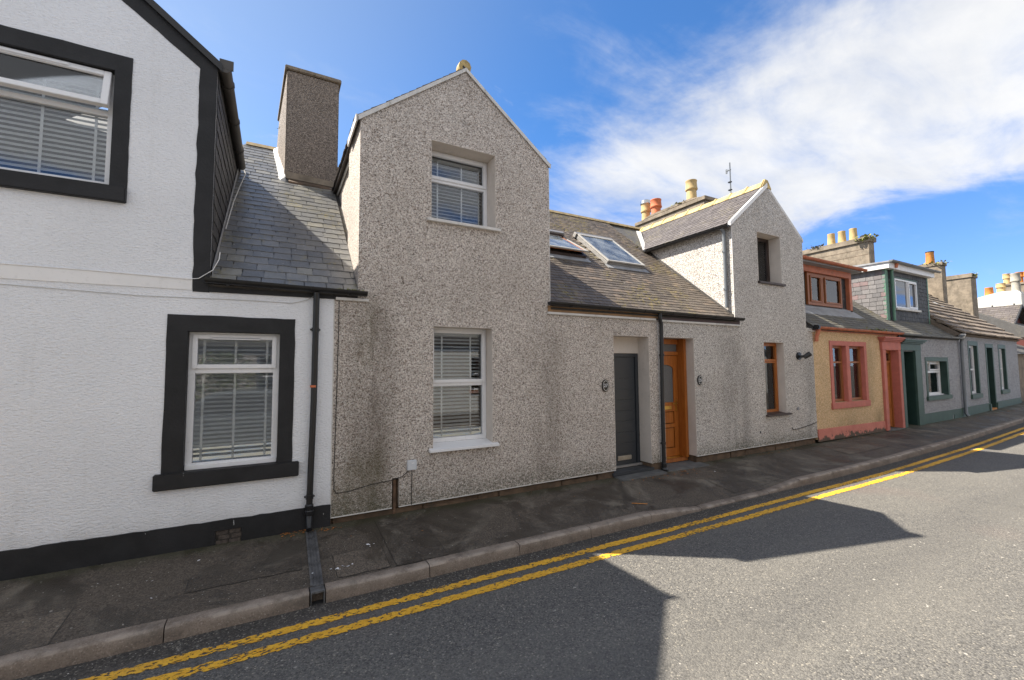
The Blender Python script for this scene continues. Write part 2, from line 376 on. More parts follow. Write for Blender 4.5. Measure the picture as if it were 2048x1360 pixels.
# ------------------------------------------------------------------ mesh helper
class MB:
    def __init__(s): s.v = []; s.f = []; s.uv = None
    def add(s, vs, fs):
        o = len(s.v); s.v += [tuple(x) for x in vs]; s.f += [tuple(i+o for i in f) for f in fs]; return s
    def box(s, x0, x1, y0, y1, z0, z1):
        v = [(x, y, z) for z in (z0, z1) for y in (y0, y1) for x in (x0, x1)]
        return s.add(v, [(0, 2, 3, 1), (4, 5, 7, 6), (0, 1, 5, 4), (2, 6, 7, 3), (0, 4, 6, 2), (1, 3, 7, 5)])
    def hexa(s, b, t):          # bottom 4 and top 4 corners, same winding
        return s.add(list(b)+list(t), [(3, 2, 1, 0), (4, 5, 6, 7)]+[(i, (i+1) % 4, (i+1) % 4+4, i+4) for i in range(4)])
    def prism(s, pts, a, b, axis='y'):
        n = len(pts)
        mk = {'y': lambda p, t: (p[0], t, p[1]), 'x': lambda p, t: (t, p[0], p[1]), 'z': lambda p, t: (p[0], p[1], t)}[axis]
        v = [mk(p, a) for p in pts]+[mk(p, b) for p in pts]
        return s.add(v, [tuple(range(n)), tuple(range(2*n-1, n-1, -1))]+[(i, i+n, (i+1) % n+n, (i+1) % n) for i in range(n)])
    def wall(s, outer, holes, y0, y1):
        """polygon in x,z with holes, from y0 (front) to y1 (back)"""
        loops = [[Vector((x, z, 0)) for x, z in lp] for lp in [outer]+holes]
        flat = [p for lp in loops for p in lp]; N = len(flat)
        v = [(p.x, y0, p.y) for p in flat]+[(p.x, y1, p.y) for p in flat]; f = []
        for t in tessellate_polygon(loops):
            f += [tuple(t), tuple(i+N for i in reversed(t))]
        o = 0
        for lp in loops:
            m = len(lp)
            f += [(o+i, o+(i+1) % m, o+(i+1) % m+N, o+i+N) for i in range(m)]; o += m
        return s.add(v, f)
    def tube(s, path, r, n=8, cap=True):
        P = [Vector(p) for p in path]; base = len(s.v); rings = []
        for i, p in enumerate(P):
            t = (P[min(i+1, len(P)-1)]-P[max(i-1, 0)]).normalized()
            a = t.orthogonal().normalized() if i == 0 else (A-t*A.dot(t)).normalized()
            A = a; b = t.cross(a); rr = r[i] if isinstance(r, (list, tuple)) else r
            rings.append([p+(a*math.cos(2*math.pi*k/n)+b*math.sin(2*math.pi*k/n))*rr for k in range(n)])
        v = [q for ring in rings for q in ring]
        f = [(i*n+k, i*n+(k+1) % n, (i+1)*n+(k+1) % n, (i+1)*n+k) for i in range(len(P)-1) for k in range(n)]
        if cap: f += [tuple(range(n-1, -1, -1)), tuple((len(P)-1)*n+k for k in range(n))]
        return s.add(v, f)
    def lathe(s, prof, c, n=16):
        v = [(c[0]+r*math.cos(2*math.pi*k/n), c[1]+r*math.sin(2*math.pi*k/n), c[2]+z) for r, z in prof for k in range(n)]
        f = [(i*n+k, i*n+(k+1) % n, (i+1)*n+(k+1) % n, (i+1)*n+k) for i in range(len(prof)-1) for k in range(n)]
        f += [tuple(range(n-1, -1, -1)), tuple((len(prof)-1)*n+k for k in range(n))]
        return s.add(v, f)
    def mesh(s, name, mat, smooth=False, bevel=0.):
        me = bpy.data.meshes.new(name); me.from_pydata(s.v, [], s.f)
        bm = bmesh.new(); bm.from_mesh(me)
        bmesh.ops.recalc_face_normals(bm, faces=bm.faces)
        if bevel:
            bmesh.ops.bevel(bm, geom=[e for e in bm.edges if len(e.link_faces) == 2 and e.calc_face_angle(0) > .6],
                            offset=bevel, segments=2, affect='EDGES', clamp_overlap=True)
        bm.to_mesh(me); bm.free()
        me.materials.append(MATS[mat])
        if smooth:
            for p in me.polygons: p.use_smooth = True
            me.set_sharp_from_angle(angle=R(40))
        return me
    def build(s, name, mat, parent=None, smooth=False, bevel=0., label=None):
        return link(name, s.mesh(name, mat, smooth, bevel), parent, label)

def link(name, me, parent=None, label=None, M=None):
    o = bpy.data.objects.new(name, me); COL.objects.link(o)
    if M is not None: o.matrix_basis = M
    if parent:
        o.parent = parent
        if parent.type == 'EMPTY' and not parent.get('_local'): o.matrix_parent_inverse = Matrix.Translation(-parent.location)
    if label: o['label'] = label
    return o
def tag(o, label, cat, group=None):
    o['label'] = label; o['category'] = cat
    if group: o['group'] = group
    return o
LOCALS = []
def thing(name, label, cat, loc=(0, 0, 0), rz=0., group=None, local=False):
    o = bpy.data.objects.new(name, None); COL.objects.link(o); o.location = loc; o.rotation_euler = (0, 0, rz)
    o.empty_display_size = .2
    if local: o['_local'] = 1; LOCALS.append(o)
    return tag(o, label, cat, group)
def structure(o): o['kind'] = 'structure'; return o
def stuff(o): o['kind'] = 'stuff'; return o
def bx(name, mat, parent, x0, x1, y0, y1, z0, z1, bevel=0., label=None):
    return MB().box(x0, x1, y0, y1, z0, z1).build(name, mat, parent, bevel=bevel, label=label)

def text_mesh(txt, size, depth=.002):
    cu = bpy.data.curves.new('lettering', 'FONT'); cu.body = txt; cu.size = size; cu.extrude = depth
    cu.align_x = 'CENTER'; cu.align_y = 'CENTER'
    ob = bpy.data.objects.new('lettering', cu); COL.objects.link(ob)
    bpy.context.view_layer.update()
    me = bpy.data.meshes.new_from_object(ob.evaluated_get(bpy.context.evaluated_depsgraph_get()))
    bpy.data.objects.remove(ob); return me

# ---- slates on any sloping or upright face
def slates(parent, O, u, v, W_, H_, w, gauge, mat, name='slate', nobj=300, keep=None, lap=1.7, th=.008, jit=.06, lift=None, off0=.5, cull=None, wj=.16, gap=.007):
    """O: lower-left corner, u: along the eave, v: up the slope. Lowest rows become single objects,
    what lies above is one joined part."""
    O, u, v = Vector(O), Vector(u).normalized(), Vector(v).normalized(); n = u.cross(v).normalized()
    if lift is None: lift = th*1.6
    L = gauge*lap; variants = []
    rnd = random.Random(int(abs(O.x)*1000+abs(O.y)*77+W_*31))
    for i in range(6):
        m = MB(); j = lambda a: rnd.uniform(-a, a)
        x0, x1 = -.5, .5
        b = [(x0, j(.03), 0), (-.15, j(.035), 0), (.2, j(.035), 0), (x1, j(.03), 0), (x1, 1, 0), (x0, 1, 0)]
        t = [(x*(1-.004), y+(.006 if y < .5 else 0), 1) for x, y, z in b]
        k_ = len(b)
        m.add(b+t, [tuple(range(k_-1, -1, -1)), tuple(range(k_, 2*k_))]+[(a, (a+1) % k_, (a+1) % k_+k_, a+k_) for a in range(k_)])
        variants.append(m.mesh(name, mat))
    rows = int(H_/gauge+.999); cells = []
    for r in range(rows):
        y = r*gauge; x = -w*(off0 if r % 2 else 0)+rnd.uniform(-jit, jit)*w
        while x < W_:
            ww = w*(1+rnd.uniform(-wj, wj)); a, b = max(x, 0), min(x+ww-gap, W_)
            x += ww
            if b-a < .03: continue
            if keep and not keep((a+b)/2, y+gauge*.5, a, b): continue
            top = min(L, H_-y+gauge*.3)
            cells.append((r, a, b, y, top))
    joined = MB(); cnt = 0
    tilt = math.atan2(lift, L)
    for (r, a, b, y, top) in cells:
        c = O+u*((a+b)/2)+v*(y+rnd.uniform(-1, 1)*gauge*.05)+n*(lift+rnd.uniform(0, .0025))
        tl = tilt+rnd.uniform(-.006, .006); rz = rnd.gauss(0, .010)
        uu = (u*math.cos(rz)+v*math.sin(rz)); vv = (v*math.cos(rz)-u*math.sin(rz))
        v2 = vv*math.cos(tl)-n*math.sin(tl); n2 = uu.cross(v2)
        M = Matrix((uu*(b-a), v2*top, n2*th)).transposed().to_4x4(); M.translation = c
        me = variants[rnd.randrange(6)]
        if cnt < nobj:
            link(name, me, parent, M=M); cnt += 1
        else:
            joined.add([M @ q.co for q in me.vertices], [tuple(p.vertices) for p in me.polygons])
    if joined.v:
        stuff(joined.build('upper_'+name+'s', mat, parent))

def gutter(house, p0, p1, r=.055, mat='black_plastic', brackets=5, name='gutter', drop=.0, joints=True):
    """half-round gutter between two points"""
    p0, p1 = Vector(p0), Vector(p1); t = (p1-p0).normalized(); s_ = Vector((t.y, -t.x, 0)); up_ = Vector((0, 0, 1))
    m = MB(); N = 8; L = (p1-p0).length
    def ring(p, ro):
        return [p+s_*math.cos(a)*ro+up_*math.sin(a)*ro for a in [math.pi+math.pi*k_/N for k_ in range(N+1)]]
    o0, o1, i0, i1 = ring(p0, r), ring(p1, r), ring(p0, r-.006), ring(p1, r-.006)
    q = N+1; v = o0+o1+i0+i1
    f = [(k_, k_+1, q+k_+1, q+k_) for k_ in range(N)]+[(2*q+k_, 3*q+k_, 3*q+k_+1, 2*q+k_+1) for k_ in range(N)]
    f += [(0, q, 3*q, 2*q), (N, 2*q+N, 3*q+N, q+N)]
    f += [tuple(range(0, q)), tuple(range(2*q-1, q-1, -1))]
    m.add(v, f)
    o = m.build(name, mat, house, smooth=True)
    for k_ in range(brackets):
        c = p0+t*(L*(k_+.5)/brackets)
        b = MB(); w_ = .016
        a0, a1 = ring(c-t*w_, r+.007), ring(c+t*w_, r+.007); b0, b1 = ring(c-t*w_, r+.001), ring(c+t*w_, r+.001)
        b.add(a0+a1+b0+b1, [(k2, k2+1, q+k2+1, q+k2) for k2 in range(N)]+[(2*q+k2, 3*q+k2, 3*q+k2+1, 2*q+k2+1) for k2 in range(N)]
              + [(k2, 2*q+k2, 2*q+k2+1, k2+1) for k2 in range(N)]+[(q+k2, q+k2+1, 3*q+k2+1, 3*q+k2) for k2 in range(N)])
        b.build('bracket', mat, o, smooth=True)
    return o

def pipe(house, path, r, mat, clips=(), name='downpipe', n=12):
    o = MB().tube(path, r, n).build(name, mat, house, smooth=True)
    for c in clips:
        c = Vector(c)
        MB().tube([c-Vector((0, 0, .022)), c+Vector((0, 0, .022))], r+.007, n).box(c.x-r-.02, c.x+r+.02, c.y+r*.4, c.y+r*.4+.008, c.z-.010, c.z+.010).build('clip', mat, o)
    return o

def chimney_pot(parent, c, h, r, mat, roll=True, cap=None):
    if roll: prof = [(r*1.05, 0), (r, .05*h), (r*.93, .52*h), (r*1.15, .55*h), (r*1.2, .60*h), (r*1.12, .64*h), (r*1.04, .93*h), (r*1.12, .96*h), (r*1.1, h), (r*.8, h), (r*.78, .8*h), (0, .8*h)]
    else: prof = [(r*1.12, 0), (r*1.08, .1*h), (r*.95, .9*h), (r*1.0, .93*h), (r*.98, h), (r*.76, h), (r*.74, .8*h), (0, .8*h)]
    o = MB().lathe(prof, c, 18).build('chimney_pot', mat, parent, smooth=True)
    if cap: MB().lathe([(r*1.0, 0), (r*1.0, .07), (r*.6, .1)], (c[0], c[1], c[2]+h), 14).build('cowl', cap, o, smooth=True) if False else None
    return o

def leaf_clump(name, label, c, size, n, mat, cat='plant', group=None, spread=(1, 1, .6), ls=.05, seed=1):
    rnd = random.Random(seed); m = MB(); c = Vector(c)
    for i in range(n):
        dvec = Vector((rnd.gauss(0, .45)*spread[0], rnd.gauss(0, .45)*spread[1], abs(rnd.gauss(0, .45))*spread[2]))*size
        p = c+dvec; a = rnd.uniform(0, 6.28); l = ls*rnd.uniform(.6, 1.5)
        dr = Vector((math.cos(a), math.sin(a), rnd.uniform(-.2, 1.1))).normalized(); sd = dr.cross(Vector((0, 0, 1))).normalized()*l*.3
        m.add([p-dr*l*.5, p+sd, p+dr*l*.6, p-sd], [(0, 1, 2, 3)])
    for i in range(max(3, n//14)):
        a = rnd.uniform(0, 6.28); e = c+Vector((math.cos(a)*size*.4*spread[0], math.sin(a)*size*.4*spread[1], size*.35*spread[2]))
        m.tube([c, (c+e)/2+Vector((0, 0, size*.05)), e], .004, 4)
    return tag(m.build(name, mat), label, cat, group)


# ------------------------------------------------------------------ windows
def slat_blind(win, x0, x1, z0, z1, y, pitch=.05, depth=.05, tilt=28, tapes=(.12, .5, .88), mat='blind'):
    me = MB().box(x0, x1, -depth/2, depth/2, -.0013, .0013).mesh('slat', mat)
    z = z1-.03; i = 0
    while z > z0+.02:
        M = Matrix.Translation((0, y, z)) @ Matrix.Rotation(R(tilt+random.uniform(-1.5, 1.5)), 4, 'X')
        link('slat', me, win, M=M); z -= pitch
    for t_ in tapes:
        xx = x0+(x1-x0)*t_
        bx('tape', mat, win, xx-.011, xx+.011, y-depth*.52-.004, y-depth*.52-.002, z0+.01, z1)
    bx('head_rail', mat, win, x0, x1, y-.02, y+.02, z1-.025, z1+.01)

def window(house, x0, x1, z0, z1, y, mat='pvc', fwid=.06, dep=.07, transoms=(), sashes=(), mullions=(), label=None, glass_mat='glass', name='window'):
    """frame in the opening; sashes = list of (x0,x1,z0,z1) opening lights that stand proud"""
    m = MB()
    m.box(x0, x0+fwid, y, y+dep, z0, z1).box(x1-fwid, x1, y, y+dep, z0, z1)
    m.box(x0+fwid, x1-fwid, y+.001, y+dep-.001, z0, z0+fwid).box(x0+fwid, x1-fwid, y+.001, y+dep-.001, z1-fwid, z1)
    for t_ in transoms: m.box(x0+fwid, x1-fwid, y+.002, y+dep-.002, t_-fwid*.4, t_+fwid*.4)
    for c in mullions: m.box(c-fwid*.4, c+fwid*.4, y+.004, y+dep-.004, z0+fwid, z1-fwid)
    w_ = m.build(name, mat, house, bevel=.004, label=label)
    zs = [z0+fwid]+[v_ for t_ in transoms for v_ in (t_-fwid*.4, t_+fwid*.4)]+[z1-fwid]
    xs = [x0+fwid]+[v_ for t_ in mullions for v_ in (t_-fwid*.4, t_+fwid*.4)]+[x1-fwid]
    for i in range(0, len(zs), 2):
        for j_ in range(0, len(xs), 2):
            bx('pane', glass_mat, w_, xs[j_], xs[j_+1], y+dep*.5, y+dep*.5+.006, zs[i], zs[i+1])
    for (a, b, c, d_) in sashes:
        s_ = .045; q = MB()
        q.box(a, a+s_, y-.018, y+dep*.45, c, d_).box(b-s_, b, y-.018, y+dep*.45, c, d_)
        q.box(a+s_, b-s_, y-.017, y+dep*.45-.001, c, c+s_).box(a+s_, b-s_, y-.017, y+dep*.45-.001, d_-s_, d_)
        q.build('sash', mat, w_, bevel=.004)
    return w_

def lining(win, x0, x1, z0, z1, y0, y1, mat, t=.004, bottom=False, name='reveal'):
    m = MB().box(x0, x0+t, y0, y1, z0, z1).box(x1-t, x1, y0, y1, z0, z1).box(x0+t, x1-t, y0, y1, z1-t, z1)
    if bottom: m.box(x0+t, x1-t, y0, y1, z0, z0+t)
    return m.build(name, mat, win)

def rect(x0, x1, z0, z1): return [(x0, z0), (x0, z1), (x1, z1), (x1, z0)]


# ================================================================== GROUND
def gx(x): return max(0., x-10)*.008
def cx_(x): return 0. if x < 8 else (.0025*(x-8)**2 if x < 18 else .25+.05*(x-18))   # slow bend of the street
XS = [-60, -30, -14]+[x*.5 for x in range(-20, 85)]+[44, 48, 55, 65, 80, 120, 200]
def sheet(name, rows, mat, xs=XS, parent=None):
    """rows = functions x -> (y,z), from the wall towards the road"""
    m = MB(); nr = len(rows); v = [(x, *r(x)) for x in xs for r in rows]
    m.add(v, [(i*nr+j, i*nr+j+1, (i+1)*nr+j+1, (i+1)*nr+j) for i in range(len(xs)-1) for j in range(nr-1)])
    return m.build(name, mat, parent)
def dip(x):                                   # dropped kerb in front of the doors
    f = lambda t: max(0., min(1., t))
    return .078*f((x-4.33)/.97)*f((7.75-x)/.85)
def pz(x, y): return gx(x)+.055+y*.096-dip(x)*min(1., max(0., -y/1.2))**1.5
def rz_(x, y):
    yy = y-cx_(x)
    if yy > -4.6: return gx(x)-.168+.075*(1-((yy+4.6)/3.3)**2)
    return gx(x)-.093-.075*min(1, ((yy+4.6)/3.5)**2)
ground = structure(MB().add([(-900, -900, -.35), (900, -900, -.35), (900, 900, -.35), (-900, 900, -.35)], [(0, 1, 2, 3)]).build('ground', 'footway'))
road = structure(sheet('road', [(lambda x, q=q: (cx_(x)+q, rz_(x, cx_(x)+q))) for q in [-1.25-.35*i for i in range(20)]], 'asphalt'))
pave = structure(sheet('pavement', [(lambda x, q=q: ((.6 if q == 0 else (cx_(x)-1.2)*q), pz(x, -1.2*q) if q else .055+gx(x))) for q in (0, .0001, .2, .4, .6, .8, 1.0)], 'footway'))
opp_pave = structure(sheet('far_side_pavement', [(lambda x: (cx_(x)-7.9, -.06+gx(x))), (lambda x: (cx_(x)-11, .0+gx(x)))], 'footway'))
structure(sheet('far_side_kerb', [(lambda x: (cx_(x)-7.8, -.3+gx(x))), (lambda x: (cx_(x)-7.8, -.06+gx(x))), (lambda x: (cx_(x)-7.92, -.058+gx(x)))], 'kerb_concrete'))

# patches and trench scars in the footway
def patch(pts, mat='footway_patch', h=.004, seam=.007):
    c = Vector((sum(p[0] for p in pts)/len(pts), sum(p[1] for p in pts)/len(pts)))
    big = [(p[0]+(seam if p[0] > c.x else -seam), p[1]+(seam if p[1] > c.y else -seam)) for p in pts]
    def sh(pp, hh, mt, nm):
        a, b, c_, d_ = pp; N = 10; v = []
        for i in range(N+1):
            t = i/N
            for q0, q1 in ((a, b), (d_, c_)):
                x = q0[0]+(q1[0]-q0[0])*t; y = q0[1]+(q1[1]-q0[1])*t
                wob = .006*math.sin(x*23+y*31); v.append((x, y+wob, pz(x, y)+hh))
        MB().add(v, [(2*i, 2*i+1, 2*i+3, 2*i+2) for i in range(N)]).build(nm, mt, pave)
    sh(big, h-.002, 'tar', 'seam'); sh(pts, h, mat, 'patch')
patch([(1.08, -.10), (1.60, -.10), (1.60, -1.17), (1.08, -1.17)])
patch([(-.62, -.62), (.26, -.62), (.26, -.86), (-.62, -.86)], 'footway_patch')
patch([(.55, -.72), (1.02, -.72), (1.02, -1.15), (.55, -1.15)], 'footway_pale')
patch([(6.3, -.65), (7.6, -.60), (7.6, -1.1), (6.3, -1.1)], 'footway_patch')
patch([(10.6, -.45), (12.3, -.45), (12.3, -.8), (10.6, -.8)], 'footway_pale')
patch([(-2.6, -.75), (-1.35, -.75), (-1.35, -1.18), (-2.6, -1.18)], 'footway_pale')

# kerb stones, one object each
kerb = structure(sheet('kerb', [(lambda x: (cx_(x)-1.20, pz(x, -1.2)-.03)), (lambda x: (cx_(x)-1.23, pz(x, -1.2)-.035)), (lambda x: (cx_(x)-1.23, -.30+gx(x)))], 'kerb_concrete'))
def kerb_mesh(L):
    prof = [(0, -.2), (0, .0), (-.085, -.002), (-.105, -.008), (-.117, -.022), (-.130, -.12), (-.132, -.2)]
    m = MB(); n_ = len(prof); K = 5; rnd = random.Random(int(L*1000))
    v = []
    for i in range(K+1):
        t = -L/2+L*i/K
        for (y, z) in prof: v.append((t, y+rnd.uniform(-.0025, .0025), z+rnd.uniform(-.002, .002)))
    f = [(i*n_+j, i*n_+j+1, (i+1)*n_+j+1, (i+1)*n_+j) for i in range(K) for j in range(n_-1)]
    f += [tuple(range(n_-1, -1, -1)), tuple(K*n_+j for j in range(n_))]
    return m.add(v, f).mesh('kerb_stone', 'kerb_concrete', smooth=True)
joints = [-5.6, -4.62, -3.66, -2.68, -1.68, -.68, .305]+[.43, 1.36, 2.36, 3.33, 4.32, 5.30, 6.05, 6.88, 7.76]
while joints[-1] < 42: joints.append(joints[-1]+.97)
kmesh = {}
for a, b in zip(joints[:-1], joints[1:]):
    if abs(a-.305) < .001: continue
    L = round(b-a-.008, 3); kmesh.setdefault(L, kerb_mesh(L)); c = (a+b)/2
    low = 0.; tip = math.atan2(pz(b, -1.2)-pz(a, -1.2), b-a)
    slope = math.atan2(cx_(b)-cx_(a), b-a)
    M = Matrix.Translation((c, cx_(c)-1.19, pz(c, -1.2)+.006+low+random.uniform(-.003, .003))) @ Matrix.Rotation(slope, 4, 'Z') @ Matrix.Rotation(-tip, 4, 'Y') @ Matrix.Rotation(random.uniform(-.004, .004), 4, 'X')
    link('kerb_stone', kmesh[L], kerb, M=M)

# double yellow lines
def yline(q, wd, x0=-14., x1=60.):
    xs = [x0+.25*i for i in range(int((x1-x0)/.25)+1)]; v = []; m = MB()
    for x in xs:
        wv = .006*math.sin(x*1.3+q)+.003*math.sin(x*4.3)
        for s_ in (wd/2, -wd/2):
            y = cx_(x)+q+s_+wv; v.append((x, y, rz_(x, y)+.004))
    m.add(v, [(2*i, 2*i+1, 2*i+3, 2*i+2) for i in range(len(xs)-1)])
    o = m.build('yellow_line', 'yellow_paint', road)
    uvl = o.data.uv_layers.new(name='UVMap')
    for lp in o.data.loops: uvl.data[lp.index].uv = (0, 0 if lp.vertex_index % 2 else 1)
    return o
yline(-1.615, .112); yline(-1.828, .118)

# iron rainwater channel across the footway, running out through the kerb
ch = thing('drain_channel', 'dark ribbed metal rainwater channel crossing the pavement to the kerb gap', 'drain', (.37, -.6, 0))
m = MB()
for (a, b, h) in ((.318, .335, .012), (.335, .352, .004), (.352, .362, .010), (.362, .378, .004), (.378, .388, .010), (.388, .404, .004), (.404, .422, .012)):
    p = [(a, -.10), (b, -.10), (b, -1.20), (a, -1.20)]
    m.hexa([(x+(.02 if y > -.5 else 0), y, pz(x, y)-.02) for x, y in p], [(x+(.02 if y > -.5 else 0), y, pz(x, y)+h) for x, y in p])
m.build('ribbed_lid', 'rust_metal', ch)
MB().box(.312, .322, -1.315, -1.20, -.20, -.062).box(.416, .426, -1.315, -1.20, -.20, -.062).box(.322, .416, -1.30, -1.20, -.078, -.062).build('outlet', 'rust_metal', ch)
bx('outlet_floor', 'near_black', ch, .323, .415, -1.30, -1.12, -.20, -.168)  # shade inside the outlet put in as near-black colour
bx('outlet_back', 'near_black', ch, .323, .415, -1.225, -1.215, -.168, -.079)  # dark sheet standing in for shade at the back of the gap


# ================================================================== WHITE HOUSE (left)
A = thing('white_house', 'white roughcast house with black painted window surrounds, gable window and slate side roof', 'house', (-2.5, 0, .05))
SL = .82                                    # pitch of the main roofs
GL, GR, GE, GA = -3.86, -.63, 5.14, 6.41    # gable wall
winL = (-.80, .045, .82, 2.25); winU = (-2.96, -1.46, 3.64, 4.82)
outer = [(-8.5, .02), (-8.5, 2.75), (GL, 2.75), (GL, GE), ((GL+GR)/2, GA), (GR, GE), (GR, 2.75), (.60, 2.72), (.60, .02)]
MB().wall(outer, [rect(*winL), rect(*winU)], 0, .45).build('wall', 'harl_white', A)
MB().box(-8.5, -8.4, .45, 7.6, 0, 2.7).box(.30, .595, .45, 7.6, 0, 2.7).box(-8.5, .595, 7.6, 7.7, 0, 2.7).build('rear_walls', 'harl_white', A)
# black trim: quoin, raking band, wallhead band, base
def wob(p, q, n=9, amp=.006):
    rr = random.Random(int(abs(p[0]*913+q[1]*577)*10)); dx, dz = q[0]-p[0], q[1]-p[1]; L = math.hypot(dx, dz)
    return [p]+[(p[0]+dx*t/n-dz/L*rr.uniform(-amp, amp), p[1]+dz*t/n+dx/L*rr.uniform(-amp, amp)) for t in range(1, n)]
def band(pts, y0, mat='black_paint', name='painted_band', parent=A, y1=.002): return MB().prism(pts, y0, y1).build(name, mat, parent)
mx = (GL+GR)/2; k_ = (GA-GE)/(GR-mx)*-1
ins = .15
band([(GR+.004, 2.66)]+wob((GR-ins+.01, 2.66), (GR-ins-.005, 3.6), 10)+wob((GR-ins-.005, 3.6), (GR-ins, GE-.07), 14)+wob((GR-ins, GE-.07), (mx, GA-.24), 16)+[(mx, GA-.24), (mx, GA+.002), (GR+.004, GE+.002)], -.006)
band([(GL-.004, 2.66), (GL-.004, GE), (mx-.001, GA+.002), (mx-.001, GA-.24), (GL+ins, GE-.07), (GL+ins, 2.66)], -.006)
band([(GR+.006, 2.665), (GR+.006, 2.80), (.598, 2.78), (.598, 2.675)], -.014, name='fascia')
base = MB().prism([(-8.5, .02), *wob((-8.5, .31), (-2.05, .30), 40), *wob((-2.05, .30), (-.8, .292), 14), *wob((-.8, .292), (.598, .29), 16), (.598, .29), (.598, .02), (-.27, .02), (-.27, .195), (-.50, .19), (-.50, .02)], -.022, .002).build('base_course', 'black_paint', A)
vt = bx('air_brick', 'tar', A, -.499, -.271, -.001, .02, .03, .193)
for r in range(3):
    for c in range(2):
        o_ = .04 if r % 2 else 0
        bx('brick', 'air_brick_clay', vt, -.495+c*.115+o_*.5, -.39+c*.112+o_*.3, -.010, -.0005, .045+r*.05, .088+r*.05, .003)
MB().prism([(-8.5, 2.655), (-8.5, 2.79), (GR-ins+.004, 2.80), (GR-ins+.004, 2.675)], -.008, .002).build('string_course', 'white_paint', A)
# roof verge board and gable roof
def gable_roof(house, xl, xr, xm, ze, za, yb, yf, th, mat_s, verge_mat, ov=.06, name='gable_roof', slab='slate_far'):
    m = MB(); s_ = (za-ze)/(xr-xm)
    for sx in (-1, 1):
        e = xm+(xr-xm+ov)*sx if sx > 0 else xl-ov
        ez = ze-ov*s_ if sx > 0 else ze-ov*(za-ze)/(xm-xl)
        m.prism([(e, ez+.005), (xm, za+.005), (xm, za+th), (e, ez+th)], yf+.012, yb)
    r_ = m.build(name, slab, house)
    v = MB()
    for sx in (-1, 1):
        e = (xr+ov) if sx > 0 else xl-ov
        ez = ze-ov*s_ if sx > 0 else ze-ov*(za-ze)/(xm-xl)
        v.prism([(e, ez-.025), (xm-.0005*sx, za-.015), (xm-.0005*sx, za+th+.01), (e, ez+th+.01)], yf, yf+.012-.001)
    v.build('verge_board', verge_mat, r_)
    return r_
ra = gable_roof(A, GL, GR, mx, GE, GA, 3.7, -.045, .05, None, 'black_plastic', .05)
# dormer cheek to the right (slate hung) and its gutter
def cheek(house, x, y0, z0, ze, mat, t=.2, sgn=1, name='dormer_cheek'):
    yb = (ze-2.8)/SL+.2
    return MB().prism([(y0, 2.6), (y0, ze), (yb, ze), (.2, 2.75)], x, x-t*sgn, 'x').build(name, mat, house)
ck = cheek(A, GR-.012, .46, 2.6, GE, 'near_black')
slates(ck, (GR-.010, .05, 2.80), (0, 1, 0), (0, 0, 1), 2.75, GE-2.86, .19, .165, 'slate_hung', nobj=120, keep=lambda x, y, a, b: 2.80+y > 2.80+SL*(a-.15), th=.009)
cheek(A, GL, .46, 2.6, GE, 'near_black', sgn=-1)
gt = MB().tube([(GR+.072, -.03, GE+.0), (GR+.072, 2.62, GE+.0)], .060, 14).build('side_gutter', 'gutter_brown', A, smooth=True)
for yy in (.30, 1.15, 2.0): MB().tube([(GR+.072, yy-.02, GE), (GR+.072, yy+.02, GE)], .069, 14).build('joint', 'gutter_brown', gt)
MB().box(GR+.02, GR+.15, -.032, -.015, GE-.02, GE+.085).build('stop_end', 'gutter_brown', gt)
# main side roof, x -0.58 .. 0.86
RY, RZ = 4.20, 2.8+SL*4.20
def roofslab(house, x0, x1, mat='slate_far', name='roof', ylo=-.05, off=-.02):
    return MB().prism([(ylo, 2.8+SL*ylo+off), (RY, RZ+off), (7.7, 2.75), (7.7, 2.6), (RY, RZ-.15), (ylo+.1, 2.8+SL*ylo-.06)], x0, x1, 'x').build(name, mat, house)
rfA = roofslab(A, GR, .86)
roofslab(A, GL, GR-.001, name='roof_behind', ylo=.5)
roofslab(A, -8.5, GL-.001, name='roof_behind')
vS = Vector((0, 1, SL)).normalized(); SLEN = math.hypot(1, SL)
slates(rfA, (-.625, -.055, 2.8-.055*SL), (1, 0, 0), vS, 1.485, 4.2*SLEN, .205, .166, 'slate_blue', nobj=300, th=.008, off0=.5,
       keep=lambda x, y, a, b: not (.78 < x < 1.40 and y/SLEN > 3.0))
MB().prism([(RY-.13, RZ-.06), (RY-.02, RZ+.055), (RY+.02, RZ+.055), (RY+.13, RZ-.06)], -.60, .86, 'x').build('ridge_capping', 'ridge_old', rfA, bevel=.01)
# lead soaker against the cheek
MB().prism([(.0, 2.835), (2.9, 2.835+2.9*SL), (2.9, 2.95+2.9*SL), (.0, 2.93)], GR+.022, GR+.026, 'x').build('flashing', 'lead', A)
gutter(A, (-.66, -.075, 2.80), (.96, -.075, 2.775), .055, brackets=4)
dp = pipe(A, [(.40, -.075, 2.73), (.40, -.06, 2.62), (.395, -.055, 1.5), (.372, -.055, .34), (.37, -.058, .22), (.37, -.10, .13), (.37, -.15, .09)], .034, 'black_plastic', [(.396, -.055, 2.3), (.373, -.055, .42)], n=14)
MB().tube([(.390, -.055, 1.64), (.390, -.055, 1.665)], .0375, 14).build('red_ring', 'pot_red', dp)
MB().lathe([(.034, 0), (.048, .01), (.050, .05), (.043, .06), (.046, .11), (.036, .125)], (.371, -.058, .22), 12).build('socket', 'black_plastic', dp)
